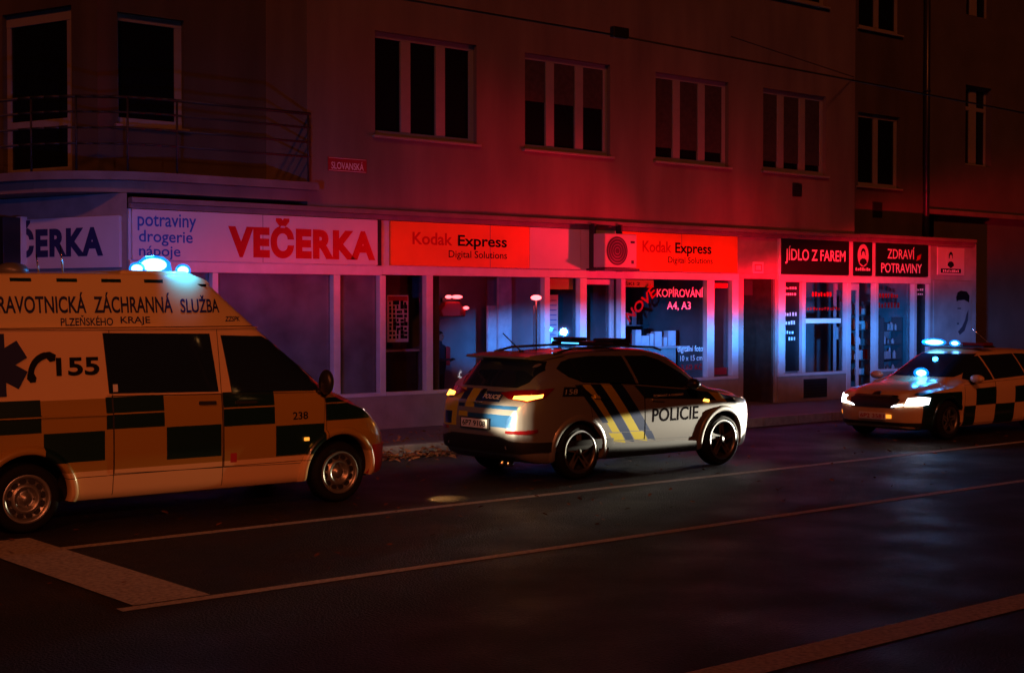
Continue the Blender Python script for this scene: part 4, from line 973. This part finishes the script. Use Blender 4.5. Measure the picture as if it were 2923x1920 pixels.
for ang, sg in ((RIGHT, 1), (LEFT, -1)):
    P = lambda pts: [(sg*u, v) for u, v in pts]
    amb.panel('side_window', P([(-.94, 1.32), (.265, 1.295), (.20, 1.905), (-.98, 1.925)]), ang, 'glass', .010)
    amb.panel('side_window', P([(.42, 1.285), (1.50, 1.26), (1.56, 1.30), (1.30, 1.56), (1.02, 1.80), (.88, 1.865), (.34, 1.885)]), ang, 'glass', .010)
    amb.panel('window_trim', P([(-.96, 1.30), (.28, 1.275), (.28, 1.288), (-.96, 1.313)]), ang, amb_paint, .02)
    amb.panel('sliding_door', P([(-.90, .52), (.29, .50), (.29, 1.265), (-.90, 1.29)]), ang, amb_paint, .004, seam=.007)
    amb.panel('front_door', P([(.315, .50), (1.24, .48), (1.36, .72), (1.53, .86), (1.55, 1.235), (.315, 1.265)]), ang, amb_paint, .004, seam=.007)
    amb.panel('side_rail', P([(-2.75, 1.995), (.7, 1.975), (.9, 1.94), (.7, 1.95), (-2.75, 1.97)]), ang, amb_paint, .03)
    amb.panel('side_rail', P([(-2.8, 1.115), (-1.1, 1.105), (-.92, 1.10), (-.92, 1.125), (-2.8, 1.14)]), ang, amb_paint, .022)
    for wx in (-1.78, 1.75): amb.arch(wx, .335, .43, .515, ang, amb_paint, .05, a0=-8, a1=188, sg=sg)
    amb.panel('door_handle', P([(.03, 1.165), (.22, 1.16), (.22, 1.195), (.03, 1.20)]), ang, 'black', .03, step=.1)
    hd = amb.panel('door_handle', P([(.56+.085*math.cos(R(a)), 1.17+.075*math.sin(R(a))) for a in range(0, 360, 30)]), ang, amb_paint, .012, step=.05)
    amb.panel('grip', P([(.46, 1.155), (.70, 1.15), (.70, 1.178), (.46, 1.183)]), ang, 'black', .03, parent=hd, step=.1)
    m_ = NB(); ell(m_, (1.50, -sg*1.06, 1.36), (.07, .12, .14)); bx(m_, 1.46, 1.54, min(-sg*.9, -sg*1.0), max(-sg*.9, -sg*1.0), 1.24, 1.29); obj('mirror', m_, 'satin', amb.root)
    amb.panel('side_indicator', P([(1.28, .72), (1.33, .72), (1.33, .755), (1.28, .755)]), ang, 'amberlow', .03)
NAVY = 'navyink'
amb.text([('ZDRAVOTNICKÁ', -2.21, -1.13, 2.125, 2.335, .02), ('ZÁCHRANNÁ', -1.05, -.20, 2.125, 2.335, .02), ('SLUŽBA', -.11, .36, 2.125, 2.31, .02),
          ('PLZEŇSKÉHO', -1.40, -.86, 2.0, 2.105, .014), ('KRAJE', -.78, -.46, 2.0, 2.09, .014), ('ZZSPK', .42, .63, 2.03, 2.085, .02, .3)], RIGHT, NAVY, .004)
amb.text([('155', -1.47, -1.03, 1.51, 1.69, .03), ('238', 1.14, 1.33, .955, 1.04, .02)], RIGHT, 'blkink', .0065)
def on_side(name, outlines, m, par=None, off=.012):
    for o_ in outlines: amb.panel(name, o_, RIGHT, m, off, step=.2, skirt=.004, parent=par)
# telephone receiver and star of life
rc = []
for k in range(13):
    a = R(100 + 85*k/12); rc.append((-1.54 + .21*math.cos(a) + 0, 1.52 + .23*math.sin(a)))
inn = [(-1.54 + .155*math.cos(R(100+85*k/12)), 1.52 + .165*math.sin(R(100+85*k/12))) for k in range(12, -1, -1)]
ph = amb.panel('telephone_mark', rc + inn, RIGHT, 'blkink', .012, step=.3, skirt=.004)
on_side('earpiece', [[(-1.60, 1.74), (-1.53, 1.75), (-1.47, 1.72), (-1.48, 1.66), (-1.53, 1.65), (-1.56, 1.685)], [(-1.755, 1.54), (-1.69, 1.54), (-1.67, 1.50), (-1.68, 1.46), (-1.73, 1.455), (-1.76, 1.49)]], 'blkink', ph)
cx, cz = -2.06, 1.63; star = None
for k in range(3):
    a = R(60*k + 90); w, l = .095, .30; c, sn = math.cos(a), math.sin(a)
    o_ = amb.panel('star_of_life' if star is None else 'star_bar', [(cx + u*c - v*sn, cz + u*sn + v*c) for u, v in ((-l, -w), (l, -w), (l, w), (-l, w))], RIGHT, 'navyink', .010 + .0015*k, step=.3, skirt=.003, parent=star)
    star = star or o_
amb.panel('staff', [(cx-.012, cz-.25), (cx+.012, cz-.25), (cx+.012, cz+.25), (cx-.012, cz+.25)], RIGHT, 'whtink', .016, step=.3, skirt=.002, parent=star)
amb.panel('sticker', [(-.90, 1.335), (-.85, 1.335), (-.85, 1.41), (-.90, 1.41)], RIGHT, 'plate', .014, skirt=.002)
for wx in (-1.78, 1.75):
    for sy in (-1, 1): amb.wheel(wx, sy*.82, .335, .225, .225, 'steel')
amb.panel('windscreen', [(-.66, 1.38), (.66, 1.38), (.60, 1.95), (-.60, 1.95)], FRONT, 'glass', .008)
amb.panel('bumper', [(-.85, .3), (.85, .3), (.88, .62), (-.88, .62)], FRONT, 'redsign', .016)
amb.panel('grille', [(-.45, .68), (.45, .68), (.45, .82), (-.45, .82)], FRONT, 'black', .014)
for s_ in (1, -1):
    ang = R(180 - 40*s_); cu = lambda x, y: (x*math.sin(ang) - y*math.cos(ang))
    pts = [(2.42, .5*s_, .74), (2.3, .74*s_, .72), (2.12, .86*s_, .80), (2.05, .88*s_, .98), (2.2, .78*s_, 1.02), (2.38, .5*s_, .90)]
    amb.panel('headlight', [(cu(x, y), z) for x, y, z in pts], ang, 'headdim' if s_ > 0 else 'headdim', .014)
    pts = [(2.43, .62*s_, .42), (2.38, .72*s_, .42), (2.38, .72*s_, .50), (2.43, .62*s_, .50)]
    amb.panel('fog_lamp', [(cu(x, y), z) for x, y, z in pts], ang, 'headdim', .024)
    pts = [(2.30, .80*s_, .55), (2.12, .90*s_, .55), (2.12, .90*s_, .72), (2.30, .80*s_, .72)]
    amb.panel('bumper_corner', [(cu(x, y), z) for x, y, z in pts], ang, 'redsign', .018)
# roof: beacons, hatch trim, aerials
for y_ in (-.3,):
    b = NB(); lathe(b, [(.0, .19), (.10, .175), (.17, .12), (.185, .04), (.20, .0), (.20, -.06)], 24, 'z'); b.transform(Matrix.Translation((-.17, y_, 2.545))); bc = obj('beacon', b, 'dome', amb.root); b = NB(); ell(b, (-.17, y_, 2.635), (.135, .135, .07)); obj('led_core', b, 'core', bc)
b = NB(); ell(b, (-.45, -.5, 2.585), (.085, .075, .07)); sb_ = obj('strobe', b, 'dome', amb.root); b = NB(); ell(b, (-.45, -.5, 2.585), (.06, .05, .045)); obj('led_core', b, 'core', sb_)
b = NB(); ell(b, (.06, -.52, 2.575), (.085, .075, .07)); sb_ = obj('strobe', b, 'dome', amb.root); b = NB(); ell(b, (.06, -.52, 2.575), (.06, .05, .045)); obj('led_core', b, 'core', sb_)
b = NB(); prism(b, [(-.75, 2.50), (-.7, 2.565), (.0, 2.56), (.25, 2.47), (.30, 2.42), (.2, 2.42)], -.70, .70); obj('roof_fairing', b, amb_paint, amb.root, bevel=.02)
b = NB(); bx(b, .02, .22, -.742, -.73, 2.40, 2.43); obj('marker_lamp', b, 'chrome', amb.root, bevel=.01)
for x_, h_ in ((-1.41, .16), (-1.16, .26)):
    b = NB(); cyl(b, (x_, -.3, 2.5), (x_-.03, -.3, 2.56+h_), .012, .005); obj('antenna', b, 'chrome', amb.root)
b = NB(); ell(b, (-1.72, -.4, 2.55), (.16, .16, .08)); obj('rear_beacon', b, 'grey', amb.root)

# ------------------------------------------------------------------ estate car ambulance on the right
zones = []
OYEL = (.60, .38, .20)
for i, (a, c) in enumerate(((.0, .59), (-1.18, -.6), (-2.35, -1.79))): zones.append((GRN, quad([(a, .535), (c, .535), (c, .815), (a, .83)], None)))
for a, c in ((-.6, .0), (.59, .93), (-1.79, -1.18)): zones.append((GRN, quad([(a, .20), (c, .20), (c, .535), (a, .535)], None)))
zones.append((GRN, [(1, 0, 0, -1.0), (0, 1, 0, -.62), (0, 0, -1, .78), (-1, 0, 0, 1.95)]))
oct_paint = livery('estate_car_yellow_paint', OYEL, zones, .28, .7)
tab = dict(
 zt=[(-2.44, .75), (-2.42, .9), (-2.36, 1.02), (-2.15, 1.30), (-1.95, 1.40), (-1.5, 1.445), (-.8, 1.465), (-.2, 1.455), (.15, 1.40), (.5, 1.25), (.9, 1.05), (1.12, .955), (1.3, .93), (1.7, .875), (1.98, .80), (2.12, .72), (2.19, .62)],
 zb=[(-2.44, .45), (-2.3, .24), (-2, .19), (1.9, .18), (2.12, .2), (2.19, .34)],
 W=[(-2.44, .6), (-2.38, .74), (-2.2, .83), (-1.8, .89), (-1, .905), (1.1, .905), (1.6, .885), (1.9, .82), (2.05, .73), (2.14, .6), (2.19, .46)],
 belt=[(-2.44, .9), (-1.5, .97), (0, .93), (1.0, .90), (2.19, .7)], sh=[(-2.44, .78), (0, .80), (1.4, .76), (2.19, .55)],
 yr=[(-2.44, .55), (-1.9, .56), (-.5, .58), (.2, .55), (.9, .62), (1.3, .68), (1.9, .62), (2.19, .4)])
oc = Car('ambulance_car', 'yellow estate car with dark green checks and lit headlights facing the camera on the right', 'ambulance car', (21.68, 14.3, 0), R(180), tab, oct_paint, [(-1.34, .32), (1.34, .32)], .375, (-2.44, 2.19))
for ang, sg in ((RIGHT, 1), (LEFT, -1)):
    P = lambda pts: [(sg*u, v) for u, v in pts]
    oc.panel('side_window', P([(.60, .925), (.02, .945), (.02, 1.34), (.12, 1.33), (.38, 1.2), (.76, .97)]), ang, 'glass', .007)
    oc.panel('side_window', P([(-.03, .95), (-.98, .985), (-.98, 1.36), (-.03, 1.345)]), ang, 'glass', .007)
    oc.panel('side_window', P([(-1.03, .99), (-1.95, 1.05), (-1.8, 1.25), (-1.6, 1.34), (-1.03, 1.36)]), ang, 'glass', .007)
    oc.panel('front_door', P([(.90, .88), (.0, .91), (.0, .24), (.80, .24), (.92, .5)]), ang, oct_paint, .004, seam=.007)
    oc.panel('rear_door', P([(-.02, .91), (-1.12, .94), (-1.02, .7), (-.86, .5), (-.82, .24), (-.02, .24)]), ang, oct_paint, .004, seam=.007)
    for u in (.12, -.88): oc.panel('door_handle', P([(u, .76), (u+.2, .755), (u+.2, .785), (u, .79)]), ang, oct_paint, .025, step=.1)
    m_ = NB(); ell(m_, (.72, -sg*1.0, .985), (.08, .13, .07)); obj('mirror', m_, oct_paint, oc.root)
    for wx in (-1.34, 1.34): oc.arch(wx, .32, .372, .41, ang, oct_paint, .012, a0=-8, a1=188, sg=sg)
for wx in (-1.34, 1.34):
    for sy in (-1, 1): oc.wheel(wx, sy*.79, .32, .215, .21, 'alloy')
oc.panel('windscreen', [(-.62, 1.0), (.62, 1.0), (.66, 1.04), (.52, 1.37), (-.52, 1.37), (-.66, 1.04)], FRONT, 'glass', .008)
oc.panel('grille', [(-.42, .53), (.42, .53), (.48, .66), (.40, .70), (-.40, .70), (-.48, .66)], FRONT, 'black', .012)
gf = oc.panel('grille_frame', [(-.44, .70), (.44, .70), (.40, .725), (-.40, .725)], FRONT, 'chrome', .016)
oc.panel('emblem', [(.07*math.cos(R(a)), .735+.045*math.sin(R(a))) for a in range(0, 360, 30)], FRONT, 'satin', .014)
oc.panel('bumper', [(-.72, .19), (.72, .19), (.8, .30), (-.8, .30)], FRONT, 'black', .012)
oc.panel('bumper_trim', [(-.5, .235), (.5, .235), (.5, .25), (-.5, .25)], FRONT, 'steel', .022)
pb = NB(); bx(pb, 2.195, 2.215, -.265, .265, .335, .445); pl = obj('licence_plate', pb, 'plate', oc.root, bevel=.004)
b = NB(); put_text(b, '6P2 3581', -.235, .235, .355, .425, 0, .02); b.transform(Matrix.Translation((2.219, 0, 0)) @ Matrix.Rotation(R(90), 4, 'Z')); obj('lettering', b, 'redink', pl, fix=False)
for s_ in (1, -1):
    ang = R(180 + 30*s_); cu = lambda x, y: (x*math.sin(ang) - y*math.cos(ang))
    pts = [(2.12, .56*s_, .57), (2.0, .74*s_, .575), (1.86, .83*s_, .60), (1.82, .84*s_, .70), (1.95, .77*s_, .715), (2.08, .6*s_, .68)]
    oc.panel('headlight', [(cu(x, y), z) for x, y, z in pts], ang, 'headon', .016)
    pts = [(2.19, .36*s_, .545), (2.13, .54*s_, .575), (2.12, .54*s_, .60), (2.18, .40*s_, .575)]
    oc.panel('daylight_lamp', [(cu(x, y), z) for x, y, z in pts], ang, 'headon', .018)
    oc.panel('grille_strobe', [(s_*.30-.06, .36), (s_*.30+.06, .36), (s_*.30+.06, .42), (s_*.30-.06, .42)] if s_ > 0 else [(-.83, .37), (-.78, .37), (-.78, .44), (-.83, .44)], FRONT, 'amberlow', .016)
# strobe behind the windscreen and roof bar
b = NB(); ell(b, (.99, .10, 1.06), (.095, .14, .09)); ws_ = obj('windscreen_strobe', b, 'dome', oc.root); b = NB(); ell(b, (.99, .10, 1.06), (.065, .09, .055)); obj('led_core', b, 'core', ws_)
lb = oc.box('light_bar', 'satin', (-.42, -.08, -.62, .62, 1.475, 1.505), bevel=.012)
b = NB(); ell(b, (-.06, -.36, 1.555), (.09, .25, .07)); lm = obj('light_module', b, 'dome', lb); b = NB(); ell(b, (-.06, -.36, 1.555), (.06, .19, .045)); obj('led_core', b, 'core', oc.root)
b = NB(); ell(b, (-.06, .06, 1.545), (.07, .10, .06)); obj('light_module', b, 'dome', lb); b = NB(); ell(b, (-.06, .06, 1.545), (.045, .065, .035)); obj('led_core', b, 'core', oc.root)
oc.box('light_module', 'lampred', (-.40, -.1, .12, .60, 1.507, 1.56), parent=lb, bevel=.014)
b = NB(); cyl(b, (-1.0, .25, 1.46), (-.6, .05, 1.80), .009, .005); obj('antenna', b, 'chrome', oc.root)

# ------------------------------------------------------------------ light from the lamps that are lit
RED = (1, .003, .022); BLUE = (.02, .30, 1); WHITE = (1, .80, .52)
lamp('street_lamp_light', 'SPOT', (2.5, -3, 5.6), 2400, (1, .23, .09), (7.2, 13.5, 1.2), .12, 34, 1)
lamp('street_lamp_light', 'SPOT', (16, -2, 5.6), 1000, (1, .23, .09), (22.0, 13.4, .6), .12, 26, 1)
lamp('estate_bar_red', 'SPOT', (21.6, 14.95, 1.62), 1400, RED, (19.5, 19.6, 2.85), .02, 150, .7, 1, .08)
lamp('estate_bar_red', 'SPOT', (21.9, 14.95, 1.62), 4600, RED, (25.5, 19.6, 3.0), .02, 130, .7, 1, .08)
lamp('estate_bar_red_high', 'SPOT', (21.6, 14.95, 1.62), 620, RED, (20.5, 19.6, 3.8), .02, 140, 1, 1, .3)
lamp('estate_bar_red_high', 'SPOT', (21.6, 14.95, 1.62), 420, RED, (22.0, 19.6, 3.95), .02, 34, 1, 1, .6)
lamp('estate_bar_red_high', 'SPOT', (21.4, 14.95, 1.62), 1300, RED, (17.0, 19.6, 4.3), .02, 42, 1, 1, .6)
lamp('estate_bar_blue', 'SPOT', (21.6, 14.95, 1.60), 2500, BLUE, (23.0, 19.6, 1.6), .08, 160, .8, 1, .045)
lamp('estate_bar_blue_wide', 'SPOT', (21.6, 14.8, 1.62), 2300, BLUE, (28.5, 19.6, 1.4), .1, 140, .9, 1, .10)
lamp('police_bar_blue', 'SPOT', (13.2, 14.95, 1.76), 4500, BLUE, (17.6, 19.6, 1.5), .02, 50, .9, 1, .28)
lamp('police_beacon_red', 'SPOT', (12.1, 14.3, 2.37), 620, RED, (15.6, 19.6, 2.95), .06, 150, .8, 1, .12)
lamp('ambulance_beacon_blue', 'SPOT', (6.7, 14.3, 2.80), 440, (.06, .16, 1), (9.6, 19.6, 2.2), .03, 130, .9, 1, .36)
for s_ in (-1, 1): lamp('estate_headlight', 'SPOT', (19.45, 14.3+.62*s_, .66), 900, (1, .93, .85), (10, 14.1+.4*s_, .45), .04, 50, .7, 1, .35)
lamp('passing_car_headlight', 'SPOT', (26, 12.1, .70), 60000, (1, .90, .70), (13.4, 13.43, .575), .02, 2.8, .3, 1, .98)
lamp('passing_car_headlight', 'SPOT', (26, 12.3, .70), 9000, (1, .85, .5), (7.0, 13.62, .46), .03, 2.2, .8, 1, .8)
lamp('ambulance_headlight', 'SPOT', (9.45, 13.82, .85), 800, WHITE, (11.15, 13.5, .80), .05, 40, .8, 1, .42)
lamp('ambulance_headlight', 'SPOT', (9.42, 15.06, .85), 160, WHITE, (12, 16.4, .5), .05, 40, .8)
lamp('ambulance_fog_lamp', 'SPOT', (9.3, 13.5, .45), 260, (1, .45, .13), (9.68, 12.99, 0), .03, 46, 1, 1, .42)
lamp('rear_indicator_glow', 'POINT', (10.98, 13.4, 1.05), 4, (1, .35, .04), size=.06)

lamp('ambulance_roof_glow', 'POINT', (6.66, 14.2, 2.76), 30, (.02, .34, 1), size=.06)
lamp('ambulance_roof_glow', 'SPOT', (6.85, 13.58, 2.76), 45, (.02, .34, 1), (6.8, 13.95, 2.40), .03, 95, .8)
lamp('estate_roof_glow', 'POINT', (21.5, 14.6, 1.66), 14, (.02, .34, 1), size=.05)
lamp('estate_windscreen_glow', 'POINT', (20.5, 14.2, 1.12), 9, (.02, .34, 1), size=.05)
